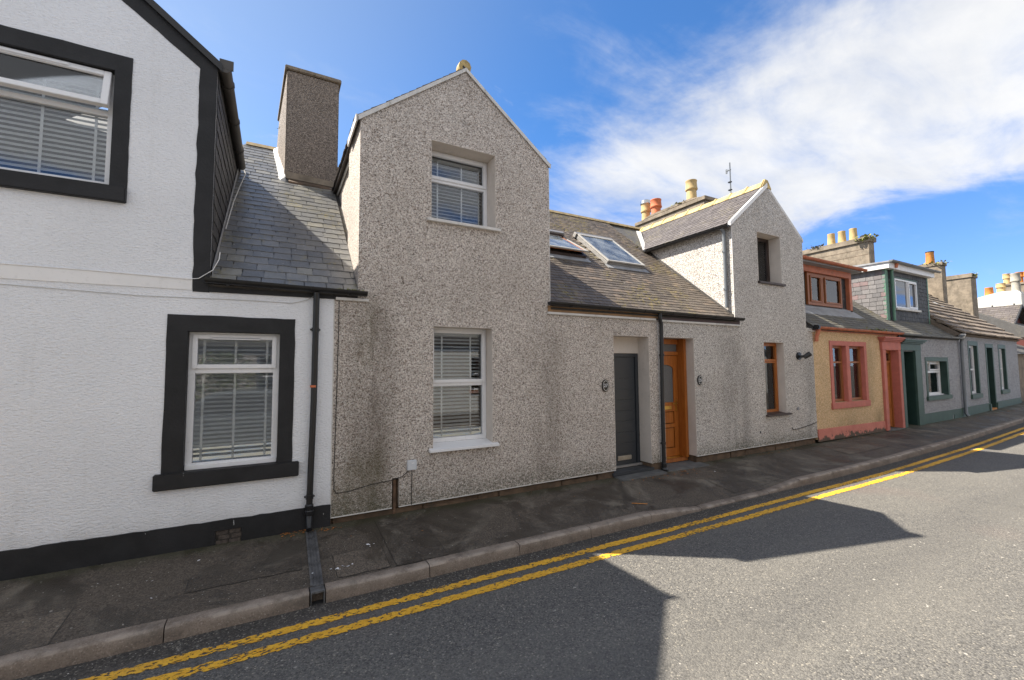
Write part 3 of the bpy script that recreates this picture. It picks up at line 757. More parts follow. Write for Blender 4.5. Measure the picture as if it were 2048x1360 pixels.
# chimney on the party wall
def chimney(house, x0, x1, y0, y1, zb, zt, mat, cope=.09, ov=.03, name='chimney', bevel=.02, copemat='stone_old', label=None):
    c = MB().box(x0, x1, y0, y1, zb, zt-cope).build(name, mat, house, bevel=bevel, label=label)
    if cope: MB().box(x0-ov, x1+ov, y0-ov, y1+ov, zt-cope+.002, zt).build('coping', copemat, c, bevel=.012)
    return c
cA = MB().hexa([(.065, 2.86, 4.9), (.925, 2.86, 4.9), (.925, 4.74, 4.9), (-.17, 4.74, 4.9)], [(.065, 2.86, 7.145), (.925, 2.86, 7.145), (.925, 4.74, 7.145), (-.05, 4.74, 7.145)]).build('chimney', 'dash_chimney', A, bevel=.015)
MB().hexa([(.03, 2.825, 7.147), (.96, 2.825, 7.147), (.96, 4.78, 7.147), (-.085, 4.78, 7.147)], [(.03, 2.825, 7.22), (.96, 2.825, 7.22), (.96, 4.78, 7.22), (-.085, 4.78, 7.22)]).build('coping', 'stone_old', cA, bevel=.012)
MB().hexa([(.09, 2.80, 5.14), (.915, 2.80, 5.12), (.90, 2.90, 5.16), (.09, 2.90, 5.16)], [(.08, 2.83, 5.30), (.92, 2.83, 5.25), (.92, 2.9, 5.27), (.08, 2.9, 5.30)]).build('weathering_fillet', 'stone_old', cA, bevel=.02)
MB().hexa([(.12, 2.70, 5.03), (.84, 2.70, 5.00), (.84, 2.88, 5.16), (.12, 2.88, 5.16)], [(.12, 2.70, 5.07), (.84, 2.70, 5.04), (.84, 2.88, 5.19), (.12, 2.88, 5.19)]).build('apron_slate', 'stone_base', cA, bevel=.005)
MB().hexa([(-.04, 2.74, 5.03), (.09, 2.72, 5.03), (.02, 4.1, 6.10), (-.16, 4.1, 6.12)], [(.0, 2.76, 5.11), (.075, 2.74, 5.16), (-.02, 4.1, 6.30), (-.13, 4.1, 6.22)]).build('flashing', 'lead_pale', cA, bevel=.015)

# windows of the white house
def surround(house, o, x0, x1, z0, z1, y, mat, name='window_surround'):
    """flat painted margin round an opening o, standing y proud"""
    a, b, c, d_ = o
    out = wob((x0, z0), (x0, z1), 12, .004)+wob((x0, z1), (x1, z1), 10, .004)+wob((x1, z1), (x1, z0), 12, .004)+[(x1, z0)]
    m = MB().prism(out+[(b-.001, z0), (b-.001, d_-.001), (a+.001, d_-.001), (a+.001, z0)], y, .012)
    return m.build(name, mat, house)
surround(A, winL, -.968, .190, .79, 2.415, -.008, 'black_paint')
sl = bx('sill', 'black_paint', A, -1.022, .258, -.055, .10, .665, .822, .008)
wA = window(A, -.795, .04, .824, 2.246, .085, 'pvc', .06, .07, (1.835,), [(-.765, .010, 1.86, 2.222)], label='white casement window with blind, lower floor')
lining(wA, -.80, .045, .822, 2.25, -.004, .086, 'black_paint', .005)
bx('cill_strip', 'pvc', wA, -.79, .035, .05, .10, .8235, .872, .004)
MB().box(-.60, -.15, .058, .068, 2.165, 2.19).build('trickle_vent', 'pvc', wA, bevel=.005)
slat_blind(wA, -.745, -.01, .88, 2.19, .20, .047, .046, 22, (.10, .49, .90))
surround(A, winU, -3.09, -1.33, 3.60, 4.985, -.008, 'black_paint')
bx('sill', 'black_paint', A, -3.09, -1.328, -.055, .10, 3.49, 3.642, .008)
wU = window(A, -2.955, -1.465, 3.644, 4.816, .085, 'pvc', .06, .07, (4.40,), (), label='white casement window with open top light, upper floor')
lining(wU, -2.96, -1.46, 3.642, 4.82, -.004, .086, 'black_paint', .005)
# open top-hung sash, swung out at the bottom
q = MB(); a, b, c, d_ = -2.925, -1.495, -.385, 0.; s_ = .055
q.box(a, a+s_, -.03, .03, c, d_).box(b-s_, b, -.03, .03, c, d_).box(a+s_, b-s_, -.029, .029, c, c+s_).box(a+s_, b-s_, -.029, .029, d_-s_, d_)
Msash = Matrix.Translation((0, .055, 4.80)) @ Matrix.Rotation(R(-12), 4, 'X')
sh = link('open_sash', q.mesh('open_sash', 'pvc', bevel=.004), wU, M=Msash)
link('sash_pane', MB().box(a+s_, b-s_, -.003, .003, c+s_, d_-s_).mesh('sash_pane', 'glass'), wU, M=Msash)
link('trickle_vent', MB().box(-2.35, -1.80, -.04, -.03, -.045, -.02).mesh('trickle_vent', 'pvc', bevel=.004), wU, M=Msash)
slat_blind(wU, -2.90, -1.52, 3.71, 4.76, .20, .050, .050, 46, (.08, .36, .64, .92))
# cables on the white wall
def cable(house, pts, r, mat, name='cable'): return MB().tube(pts, r, 6).build(name, mat, house, smooth=True)
cable(A, [(-8, -.012, 2.80), (-3, -.012, 2.80), (-1.6, -.012, 2.80), (-.80, -.016, 2.785), (-.72, -.016, 2.80), (-.60, -.02, 2.90), (-.55, -.02, 3.02), (-.545, -.01, 3.10)], .004, 'white_paint')
cable(A, [(-8, -.006, 2.66), (-2.2, -.006, 2.62), (-1.2, -.006, 2.585), (-.3, -.006, 2.60), (.15, -.006, 2.595), (.30, -.01, 2.64), (.39, -.02, 2.70)], .003, 'cable')
cable(A, [(-.52, 2.66, 5.10), (-.50, 2.62, 5.03), (-.54, 2.2, 4.66), (-.575, 1.7, 4.24), (-.585, 1.2, 3.83), (-.59, .95, 3.62)], .008, 'cable')


RY, RZ = 3.80, 2.8+SL*3.80

# ================================================================== HOUSE No 27
B = thing('pebbledash_house', 'pebbledashed house with tall gabled front, white windows and dark grey door', 'house', (3.2, 0, .1))
BL, BR_, BE, BA, BM = .865, 3.665, 4.985, 6.06, 2.28
o1 = (1.817, 2.683, .80, 2.405); o2 = (1.782, 2.742, 3.835, 4.93); d1 = (4.908, 5.716)
outer = [(.605, .140), (.605, 2.675), (BL, 2.675), (BL, BE), (BM, BA), (BR_, BE), (BR_, 2.69), (5.945, 2.675), (5.945, .19), (d1[1], .185), (d1[1], 2.372),
         (d1[0], 2.372), (d1[0], .176), (1.385, .145), (1.385, .495), (1.300, .495), (1.300, .143)]
MB().wall(outer, [rect(*o1), rect(*o2)], 0, .40).build('wall', 'dash_warm', B)
MB().box(.61, .75, .405, 7.6, 0, 2.7).box(5.70, 5.94, .405, 7.6, 0, 2.7).box(.75, 5.70, 7.5, 7.6, 0, 2.7).build('rear_walls', 'dash_chimney', B)
# stone footing behind the render line
ft = bx('footing', 'stone_base', B, .606, 4.905, .045, .35, 0, .16)
x = .62
while x < 4.88:
    L = random.uniform(.3, 1.1); e = min(x+L, 4.90)
    if not (1.25 < (x+e)/2 < 1.42): bx('stone', 'stone_base', ft, x, e-.006, .022+random.uniform(0, .014), .05, .03, .115+random.uniform(-.03, .02)+.008*x, .012)
    x = e
bx('slot_pipe', 'slot_wood', B, 1.318, 1.350, .02, .06, .03, .494)
bx('slot_back', 'stone_base', B, 1.295, 1.39, .06, .10, .03, .50)
# white beads on the arrises and bottom drip
MB().prism([(.605, .128), (.605, .140), (1.299, .1435), (1.299, .131)], -.004, .03).prism([(1.386, .133), (1.386, .145), (4.907, .176), (4.907, .164)], -.004, .03).build('drip_bead', 'white_trim', B)
MB().box(.592, .604, -.004, .02, .13, 2.66).box(3.6645, 3.672, -.003, .02, 2.86, 4.93).box(5.938, 5.950, -.004, .01, .19, 2.64).build('corner_bead', 'white_trim', B)
# cheeks
for (xx, sg) in ((BL+.06, -1), (BR_, 1)):
    yb = (BE-2.8)/SL+.5
    MB().prism([(.402, 2.6), (.402, BE), (yb, BE), (.42, 2.6)], xx, xx-.2*sg, 'x').build('dormer_cheek', 'dash_warm', B)
bx('wing_return', 'dash_warm', B, BL, BL+.058, .401, .95, 2.8, BE)
rb = gable_roof(B, BL, BR_, BM, BE, BA, 4.2, -.025, .028, None, 'white_trim', .03, 'gable_roof', 'slate_dormer')
for sg in (-1, 1):
    vv = Vector((-sg*(BM-BL), 0, BA-BE)).normalized()
    O = (BL-.05, 3.6, BE-.04+.05) if sg < 0 else (BR_+.05, 0, BE-.04+.05)
    slates(rb, O, (0, -1, 0) if sg < 0 else (0, 1, 0), vv, 3.58, 1.82, .16, .12, 'slate_dormer', nobj=0)
rt_ = MB().prism([(BM-.14, BA-.02), (BM-.03, BA+.10), (BM+.03, BA+.10), (BM+.14, BA-.02)], .05, 4.1).build('ridge_tiles', 'ridge_tile', rb, bevel=.012)
MB().tube([(BM, .02, BA+.08), (BM, .16, BA+.10)], [.095, .085], 10).build('ridge_end', 'ridge_tile', rb, smooth=True)
bx('eave_board', 'white_trim', B, BL-.06, BL-.042, -.03, .68, BE-.075, BE+.02)
bx('eave_board', 'white_trim', B, BL+.03, BL+.045, .68, 2.9, BE-.075, BE-.005)
# sections of main roof
rfB = roofslab(B, 3.665, 5.945)
def notB(x, y, a, b): return not (4.50 < 3.665+x < 5.62 and 1.50 < y/SLEN-.055 < 2.36)
slates(rfB, (3.668, -.055, 2.8-.055*SL), (1, 0, 0), vS, 2.275, 3.82*SLEN, .145, .102, 'slate_brown', nobj=300, th=.009, keep=notB, wj=.25)
roofslab(B, .86, 3.665, ylo=.5, name='roof_behind')
MB().prism([(RY-.12, RZ-.05), (RY-.02, RZ+.055), (RY+.02, RZ+.055), (RY+.12, RZ-.05)], .86, 5.94, 'x').build('ridge_capping', 'ridge_old', rfB, bevel=.01)
# eaves
bx('eaves_trim', 'white_trim', B, .612, .99, -.035, .002, 2.665, 2.70, .004)
bx('eaves_trim', 'white_trim', B, 3.61, 5.88, -.035, .002, 2.655, 2.69, .004)
bx('fascia', 'fascia_wood', B, 3.62, 5.944, -.022, -.001, 2.6905, 2.785)
gutter(B, (3.60, -.082, 2.835), (5.93, -.082, 2.82), .054, brackets=3)
# windows
w = window(B, o1[0]+.004, o1[1]-.004, .845, o1[3]-.004, .20, 'pvc', .058, .07, (1.625,), [(o1[0]+.03, o1[1]-.03, 1.645, o1[3]-.03)], label='white window over white sill, ground floor')
lining(w, *o1, -.003, .201, 'render_cream')
MB().prism([(-.065, .765), (-.065, .80), (.21, .845), (.21, .80), (0, .765)], o1[0]-.055, o1[1]+.075, 'x').build('sill', 'pvc', w, bevel=.004)
slat_blind(w, o1[0]+.06, o1[1]-.06, .90, 2.33, .33, .05, .048, 25, (.22, .80))
w = window(B, o2[0]+.004, o2[1]-.004, 3.86, o2[3]-.004, .27, 'pvc', .055, .07, (4.50,), [(o2[0]+.03, o2[1]-.03, 4.515, o2[3]-.03)], label='white window under the gable, upper floor')
lining(w, *o2, -.003, .271, 'render_cream')
MB().prism([(-.055, 3.80), (-.055, 3.84), (.28, 3.86), (.28, 3.80)], o2[0]-.06, o2[1]+.065, 'x').build('sill', 'white_trim', w, bevel=.004)
slat_blind(w, o2[0]+.06, o2[1]-.06, 3.90, 4.86, .40, .05, .05, 35, (.18, .62, .95))
# door of 27
yd = .26
lb = bx('door_head_panel', 'render_cream', B, d1[0]+.005, d1[1]-.005, yd-.012, yd+.05, 2.085, 2.370)
lining(lb, d1[0], d1[1], .19, 2.372, -.003, yd+.03, 'render_cream')
dr = MB().box(d1[0]+.005, d1[0]+.07, yd, yd+.07, .14, 2.084).box(d1[1]-.075, d1[1]-.005, yd, yd+.07, .14, 2.084).box(d1[0]+.07, d1[1]-.075, yd+.001, yd+.069, 2.02, 2.083).build('door', 'anthracite', B, bevel=.004, label='dark grey boarded front door')
bx('slab', 'anthracite', dr, d1[0]+.072, d1[1]-.077, yd+.032, yd+.066, .145, 2.018)
for i in range(10):
    z0 = .155+i*.186
    bx('board', 'anthracite', dr, d1[0]+.15, d1[1]-.085, yd+.018, yd+.031, z0+.001, z0+.1845, .002)
bx('stile', 'anthracite', dr, d1[0]+.075, d1[0]+.145, yd+.020, yd+.031, .15, 2.015, .003)
bx('bar_handle', 'black_plastic', dr, d1[0]+.10, d1[0]+.125, yd-.02, yd+.008, .55, 1.80, .006)
bx('letter_plate', 'steel', dr, d1[0]+.28, d1[0]+.60, yd-.002, yd+.017, .24, .315, .006)
bx('threshold', 'alu', dr, d1[0]+.005, d1[1]-.005, yd-.05, yd+.0, .13, .165, .004)
bx('door_sill', 'anthracite', dr, d1[0]-.06, d1[1]+.05, yd-.27, yd-.052, .075, .125, .004)
bx('bare_jamb_stone', 'stone_base', B, d1[1], 6.05, .005, .36, .02, .184, .01)
stp = MB().hexa([(4.86, -.19, pz(4.9, -.19)-.05), (5.90, -.19, pz(5.9, -.19)-.05), (5.90, .1, .02), (4.86, .1, .02)], [(4.88, -.18, pz(4.9, -.18)+.022), (5.88, -.18, pz(5.9, -.18)+.03), (5.88, .1, .082), (4.88, .1, .074)]).build('doorstep', 'step_stone', B, bevel=.008)
# downpipe between the doors
dp2 = pipe(B, [(5.92, -.082, 2.79), (5.92, -.082, 2.70), (5.935, -.075, 2.64), (5.97, -.06, 2.60), (5.975, -.055, 2.52), (5.955, -.055, 1.3), (5.945, -.055, .16), (5.945, -.06, .05)], .034, 'black_plastic', [(5.972, -.055, 2.05), (5.948, -.055, .52)], n=14)
MB().lathe([(.036, 0), (.06, .0), (.062, .03), (.045, .06), (.045, .13), (.036, .14)], (5.945, -.058, .05), 12).build('socket', 'black_plastic', dp2)
# skylight, standing open, pivoted
def skylight(house, x0, x1, y0, y1, open_deg, name, label, glassm='glass_sky_tone'):
    """roof window lying in the slope between y0 and y1"""
    base_z = 2.8
    th = math.atan(SL); L = (y1-y0)*SLEN
    M = Matrix.Translation((x0, y0, base_z+SL*y0+.01)) @ Matrix.Rotation(th, 4, 'X')
    w_ = x1-x0
    fr = MB().box(0, .055, 0, L, 0, .075).box(w_-.055, w_, 0, L, 0, .075).box(.055, w_-.055, 0, .06, 0, .073).box(.055, w_-.055, L-.07, L, 0, .085)
    f = link('roof_window', fr.mesh('roof_window', 'alu' if not open_deg else 'trim_brown', bevel=.006), house, label=label, M=M)
    T = Matrix.Translation((0, L*.5, .085)) @ Matrix.Rotation(R(-open_deg), 4, 'X') @ Matrix.Translation((0, -L*.5, 0))
    sa = MB().box(.0, .05, -.01, L, 0, .03).box(w_-.05, w_, -.01, L, 0, .03).box(.05, w_-.05, -.012, .045, .001, .029).box(.05, w_-.05, L-.08, L, .001, .034)
    link('sash', sa.mesh('sash', 'alu_light', bevel=.005), f, M=T)
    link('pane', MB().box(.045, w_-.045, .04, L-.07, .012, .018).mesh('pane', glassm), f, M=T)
    link('hood', MB().box(-.03, w_+.03, L-.03, L+.09, .0, .115).mesh('hood', 'alu', bevel=.01), f)
    link('apron', MB().box(-.05, w_+.05, -.16, .0, .012, .024).mesh('apron', 'lead', bevel=.003), f)
    if open_deg:
        link('inner_frame', MB().box(.06, .10, .02, L-.08, -.02, .02).box(w_-.10, w_-.06, .02, L-.08, -.02, .02).box(.1, w_-.1, .02, .06, -.02, .019).mesh('inner_frame', 'wood_orange'), f, M=T)
        link('pale_blind_backing', MB().box(.1, w_-.1, .06, L-.08, -.002, .003).mesh('pale_blind_backing', 'blind'), f, M=T)  # pale backing added under the open pane to imitate reflected sky
    else:
        link('pale_blind_backing', MB().box(.06, w_-.06, .05, L-.08, -.002, .003).mesh('pale_blind_backing', 'blind'), f, M=T)  # pale blind stretched over the full pane, imitating a sky reflection
        link('shaft', MB().box(.056, w_-.056, .061, L-.071, -.06, -.05).mesh('shaft', 'dark_room'), f)
    return f
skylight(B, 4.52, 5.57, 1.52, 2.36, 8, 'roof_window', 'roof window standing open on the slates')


# ================================================================== NEXT HOUSE (orange-brown door)
C_ = thing('grey_pebbledash_house', 'grey pebbledashed house with orange-brown door and white-edged gable', 'house', (8.4, 0, .1))
CL, CR, CE, CA, CM = 8.13, 10.72, 4.77, 5.80, 9.40
o3 = (8.98, 9.825, 3.635, 4.715); o4 = (9.055, 9.785, .81, 2.352); d2 = (6.06, 6.87)
outer = [(5.952, .19), (5.952, 2.675), (CL, 2.66), (CL, CE), (CM, CA), (CR, CE), (CR, 2.72), (10.97, 2.70), (10.97, .215), (d2[1], .197), (d2[1], 2.373), (d2[0], 2.373), (d2[0], .19)]
MB().wall(outer, [rect(*o3), rect(*o4)], .001, .40).build('wall', 'dash_grey', C_)
MB().box(10.72, 10.96, .405, 7.6, 0, 2.7).box(5.96, 6.02, .405, 7.6, 0, 2.7).box(6.02, 10.72, 7.5, 7.6, 0, 2.7).build('rear_walls', 'dash_chimney', C_)
ft2 = bx('footing', 'stone_base', C_, 6.872, 10.96, .055, .35, 0, .20)
x = 6.875
while x < 10.9:
    e = min(x+random.uniform(.3, 1.1), 10.955)
    bx('stone', 'stone_base', ft2, x, e-.006, .030+random.uniform(0, .016), .06, .04, .175+random.uniform(-.04, .01), .012); x = e
MB().prism([(6.871, .185), (6.871, .197), (10.97, .215), (10.97, .203)], -.003, .03).build('drip_bead', 'white_trim', C_)
for (xx, sg) in ((CL, -1), (CR, 1)):
    yb = (CE-2.8)/SL+.3
    MB().prism([(.402, 2.6), (.402, CE), (yb, CE), (.42, 2.6)], xx, xx-.2*sg, 'x').build('dormer_cheek', 'dash_grey', C_)
MB().box(CL-.004, CL+.006, -.003, .01, 2.83, CE-.06).build('corner_bead', 'white_trim', C_)
rc = gable_roof(C_, CL, CR, CM, CE, CA, 4.1, -.0, .045, None, 'white_trim', .05, 'gable_roof', 'slate_dormer')
# white painted skew on the near verge
sk = (CA-CE)/(CM-CL)
MB().prism([(CL-.07, CE-.075), (CL-.07, CE+.02), (CM, CA+.06), (CM, CA-.045)], -.03, .03).build('white_skew', 'white_paint', rc, bevel=.004)
vv = Vector((CM-CL, 0, CA-CE)).normalized()
slates(rc, (CL-.10, 3.6, CE-.08+.05), (0, -1, 0), vv, 3.55, 1.72, .17, .115, 'slate_dormer', nobj=260, th=.008)
slates(rc, (CR+.06, .02, CE-.045+.05), (0, 1, 0), Vector((CM-CR, 0, CA-CE)).normalized(), 3.6, 1.70, .17, .115, 'slate_dormer', nobj=0)
x = .03
for i in range(10):
    L = .40
    MB().prism([(CM-.20, CA-.07), (CM-.05, CA+.10), (CM+.05, CA+.10), (CM+.20, CA-.07)], x, x+L-.012).build('ridge_tile', 'ridge_tile', rc, bevel=.012)
    MB().prism([(CM-.215, CA-.075), (CM-.058, CA+.125), (CM+.058, CA+.125), (CM+.215, CA-.075)], x+L-.05, x+L-.005).build('ridge_roll', 'ridge_tile', rc, bevel=.01)
    x += L
MB().prism([(CM-.21, CA-.07), (CM-.06, CA+.15), (CM+.06, CA+.15), (CM+.21, CA-.07)], -.012, .045).build('ridge_end', 'ridge_tile', rc, bevel=.02)
# eaves gutter of that gable roof, its hanging pipe
gutter(C_, (CL-.125, 2.62, CE-.075), (CL-.125, -.02, CE-.055), .05, brackets=4)
bx('soffit', 'fascia_dark', C_, CL-.075, CL-.001, .02, 2.5, CE-.075, CE-.045)
pipe(C_, [(CL-.125, .14, CE-.09), (CL-.06, .14, CE-.16), (CL-.05, .14, CE-.3), (CL-.05, .14, 3.04)], .034, 'grey_plastic', [(CL-.05, .14, 4.2), (CL-.05, .14, 3.42)], 'hanging_pipe')
MB().hexa([(CL-.10, 2.28, 4.68), (CL-.02, 2.28, 4.68), (CM-.35, 3.45, 5.62), (CM-.45, 3.45, 5.62)], [(CL-.14, 2.30, 4.76), (CL-.02, 2.28, 4.78), (CM-.33, 3.42, 5.70), (CM-.47, 3.45, 5.70)]).build('valley_flashing', 'lead_pale', rc)
# main roof
rfC = roofslab(C_, 5.945, 8.13)
def notC(x, y, a, b): return not (6.00 < 5.945+x < 7.12 and 1.36 < y/SLEN-.055 < 2.50)
slates(rfC, (5.948, -.055, 2.8-.055*SL), (1, 0, 0), vS, 2.18, 3.82*SLEN, .145, .102, 'slate_brown', nobj=300, th=.009, keep=notC, wj=.25)
roofslab(C_, 8.13, 10.97, ylo=.5, name='roof_behind')
MB().prism([(RY-.12, RZ-.05), (RY-.02, RZ+.055), (RY+.02, RZ+.055), (RY+.12, RZ-.05)], 5.945, 10.97, 'x').build('ridge_capping', 'ridge_old', rfC, bevel=.01)
MB().prism([(.02, 2.84), (2.4, 2.84+2.4*SL), (2.4, 2.90+2.4*SL), (.02, 2.89)], CL-.012, CL-.008, 'x').build('flashing', 'gutter_brown', C_)
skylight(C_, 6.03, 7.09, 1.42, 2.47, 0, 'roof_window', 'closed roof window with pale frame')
bx('eaves_trim', 'white_trim', C_, 5.99, 8.27, -.035, .002, 2.645, 2.68, .004)
bx('fascia', 'fascia_dark', C_, 5.946, 8.25, -.022, -.0, 2.6805, 2.78)
gutter(C_, (5.932, -.082, 2.82), (8.26, -.082, 2.805), .054, brackets=4)
# windows
w = window(C_, o3[0]+.004, o3[1]-.004, o3[2]+.03, o3[3]-.004, .25, 'trim_brown', .065, .07, (), (), label='narrow dark-framed window under the gable')
lining(w, *o3, -.002, .251, 'render_cream')
MB().prism([(-.05, 3.60), (-.05, 3.645), (.26, 3.66), (.26, 3.60)], o3[0]-.03, o3[1]+.075, 'x').build('sill', 'trim_brown', w, bevel=.004)
MB().prism([(o3[0]+.06+i*.05+(0 if i % 2 else .0), .36+(.03 if i % 2 else 0)) for i in range(15)]+[(o3[1]-.06-i*.05, .38+(.03 if i % 2 else 0)) for i in range(15)], 3.68, 4.68, 'z').build('curtain', 'curtain', w)
w = window(C_, o4[0]+.004, o4[1]-.004, .835, o4[3]-.004, .16, 'wood_orange', .06, .07, (1.93,), [(o4[0]+.03, o4[1]-.03, 1.945, o4[3]-.03)], label='orange-brown wooden window, ground floor')
lining(w, *o4, -.002, .161, 'render_cream')
MB().prism([(-.06, .785), (-.06, .815), (.17, .845), (.17, .80)], o4[0]-.03, o4[1]+.12, 'x').build('sill', 'trim_brown', w, bevel=.004)
MB().prism([(o4[0]+.07+i*.03, .30+(.03 if i % 2 else 0)) for i in range(14)]+[(o4[0]+.46-i*.03, .33+(.03 if i % 2 else 0)) for i in range(14)], .88, 2.3, 'z').build('curtain', 'curtain', w)
# door
yd = .30
dr = MB().box(d2[0]+.005, d2[0]+.075, yd, yd+.08, .15, 2.365).box(d2[1]-.075, d2[1]-.005, yd-.13, yd+.08, .15, 2.365).box(d2[0]+.075, d2[1]-.075, yd+.002, yd+.078, 2.27, 2.364).box(d2[0]+.075, d2[1]-.075, yd+.002, yd+.078, 2.06, 2.13).build('door', 'wood_orange', C_, bevel=.004, label='orange-brown front door with arched glass')
lining(dr, d2[0], d2[1], .195, 2.373, -.002, yd-.12, 'render_cream')
bx('fanlight', 'frosted_glass', dr, d2[0]+.075, d2[1]-.075, yd+.04, yd+.048, 2.13, 2.27)
a, b = d2[0]+.08, d2[1]-.08
arch = [(a+.11, 1.17), (a+.11, 1.79)]+[((a+b)/2-(.5*(b-a)-.11)*math.cos(math.pi*t/8), 1.79+.09*math.sin(math.pi*t/8)) for t in range(1, 8)]+[(b-.11, 1.79), (b-.11, 1.17)]
MB().wall(rect(a, b, .17, 2.055), [arch, rect(a+.11, b-.11, .32, .70), rect(a+.11, b-.11, .77, 1.0)], yd+.030, yd+.07).build('slab', 'wood_orange', dr)
bx('arched_pane', 'frosted_glass', dr, a+.10, b-.10, yd+.048, yd+.054, 1.165, 1.90)
for (z0, z1) in ((.325, .695), (.775, .995)):
    bx('panel', 'wood_orange', dr, a+.115, b-.115, yd+.042, yd+.06, z0, z1, .010)
bx('letter_plate', 'brass', dr, a+.18, a+.46, yd+.018, yd+.029, 1.04, 1.105, .004)
MB().box(b-.075, b-.045, yd+.018, yd+.029, 1.0, 1.22).box(b-.17, b-.05, yd-.012, yd-.0, 1.135, 1.155).box(b-.072, b-.05, yd-.012, yd+.018, 1.135, 1.155).build('handle', 'brass', dr, bevel=.003)
bx('threshold', 'brass', dr, a-.005, b+.005, yd-.03, yd+.03, .145, .168, .003)
bx('bottom_rail', 'wood_door', dr, d2[0]+.005, d2[1]-.005, yd-.10, yd-.031, .09, .15, .004)
MB().hexa([(5.97, -.13, pz(6., -.13)-.05), (7.05, -.17, pz(7, -.17)-.05), (7.05, .2, .02), (5.97, .2, .02)], [(5.98, -.12, pz(6, -.12)+.022), (7.0, -.16, pz(7, -.16)+.02), (6.95, .2, .088), (5.98, .2, .088)]).build('doorstep', 'step_stone', C_, bevel=.008)
# chimney behind the gable
cC = chimney(C_, 11.0, 11.55, 2.75, 5.5, 5.0, 6.86, 'stone_old', .12, .05, copemat='stone_old')
MB().prism([(2.72, 6.861), (3.3, 6.99), (4.9, 6.99), (5.5, 6.861)], 11.02, 11.53, 'x').build('haunching', 'stone_old', cC, bevel=.04)
chimney_pot(cC, (11.28, 3.42, 6.96), .66, .155, 'pot_cream')
chimney_pot(cC, (11.28, 4.86, 6.90), .62, .165, 'pot_red')
pt = chimney_pot(cC, (11.28, 5.32, 6.86), .68, .15, 'pot_cream')
MB().lathe([(.17, 0), (.19, .02), (.18, .13), (.12, .16)], (11.28, 5.32, 7.50), 14).build('cowl', 'steel', pt, smooth=True)


# ================================================================== YELLOW HOUSE
Y = thing('ochre_cottage', 'ochre cottage with salmon-pink trim and orange-framed dormer', 'house', (13.1, 0, .1))
YE = 2.66
h1 = (11.79, 12.43, .95, 2.33); h2 = (12.60, 13.35, .95, 2.33); dY = (14.45, 15.20)
MB().wall([(10.975, .14), (10.975, YE), (15.355, YE), (15.355, .10), (dY[1], .10), (dY[1], 2.25), (dY[0], 2.25), (dY[0], .10)], [rect(*h1), rect(*h2)], .004, .45).build('wall', 'dash_ochre', Y)
MB().box(10.98, 11.2, .455, 7.6, 0, 2.65).box(15.2, 15.35, .8, 7.6, 0, 2.65).box(11.2, 15.2, 7.5, 7.6, 0, 2.65).build('rear_walls', 'dash_chimney', Y)
MB().prism([(10.98, .09), (10.98, .375), (14.27, .36), (14.27, .09)], -.018, .006).build('base_course', 'pink_base', Y, bevel=.006)
surround(Y, (h1[0], h2[1], .95, 2.33), 11.67, 13.47, .93, 2.44, -.014, 'pink_trim')
bx('mullion', 'pink_trim', Y, 12.431, 12.599, -.012, .12, .951, 2.329, .006)
bx('sill', 'pink_trim', Y, 11.64, 13.50, -.035, .19, .80, .949, .008)
for hh, lb in ((h1, 'left light of the twin wooden window'), (h2, 'right light of the twin wooden window')):
    w = window(Y, hh[0]+.003, hh[1]-.003, .96, 2.326, .08, 'wood_brown', .06, .07, (1.92,), (), label=lb)
    lining(w, *hh, -.004, .08, 'pink_trim', .006)
    bx('inner_frame', 'pvc', w, hh[0]+.075, hh[0]+.10, .20, .22, 1.0, 1.85)
    bx('inner_frame', 'pvc', w, hh[1]-.10, hh[1]-.075, .20, .22, 1.0, 1.85)
# door case
m = MB().box(14.27, dY[0]+.001, -.05, .02, .10, 2.25).box(dY[1]-.001, 15.352, -.05, .02, .10, 2.25).box(14.24, 15.352, -.055, .02, 2.251, 2.48)
m.build('door_case', 'pink_trim', Y, bevel=.008)
MB().box(14.22, 15.352, -.10, .02, 2.481, 2.52).box(14.18, 15.352, -.14, .02, 2.521, 2.56).box(14.15, 15.352, -.17, .02, 2.561, 2.60).build('cornice', 'pink_trim', Y, bevel=.006)
dr = MB().box(dY[0]+.002, dY[0]+.06, 0.130, 0.200, .12, 2.246).box(dY[1]-.06, dY[1]-.002, 0.130, 0.200, .12, 2.246).box(dY[0]+.06, dY[1]-.06, 0.131, 0.199, 2.17, 2.245).box(dY[0]+.06, dY[1]-.06, 0.131, 0.199, 1.90, 1.96).build('door', 'wood_door', Y, label='orange-brown panelled door in pink door case')
lining(dr, dY[0], dY[1], .11, 2.25, .0, 0.135, 'pink_trim', .006)
bx('fanlight', 'glass', dr, dY[0]+.06, dY[1]-.06, 0.160, 0.166, 1.96, 2.17)
bx('slab', 'wood_door', dr, dY[0]+.06, dY[1]-.06, 0.155, 0.195, .14, 1.90)
for (z0, z1) in ((.25, .65), (.75, 1.15), (1.25, 1.5), (1.58, 1.83)):
    for q0 in (0, 1):
        bx('panel', 'wood_orange', dr, dY[0]+.10+q0*.29, dY[0]+.34+q0*.29, 0.142, 0.154, z0, z1, .008)
bx('pane', 'frosted_glass', dr, dY[0]+.15, dY[0]+.29, 0.135, 0.141, 1.30, 1.80)
bx('doorstep', 'step_stone', Y, 14.35, 15.3, -.06, .5, .05, .115, .006)
bx('room_back', 'dark_room', Y, 11.2, 14.3, 2.0, 2.05, .1, 2.6)
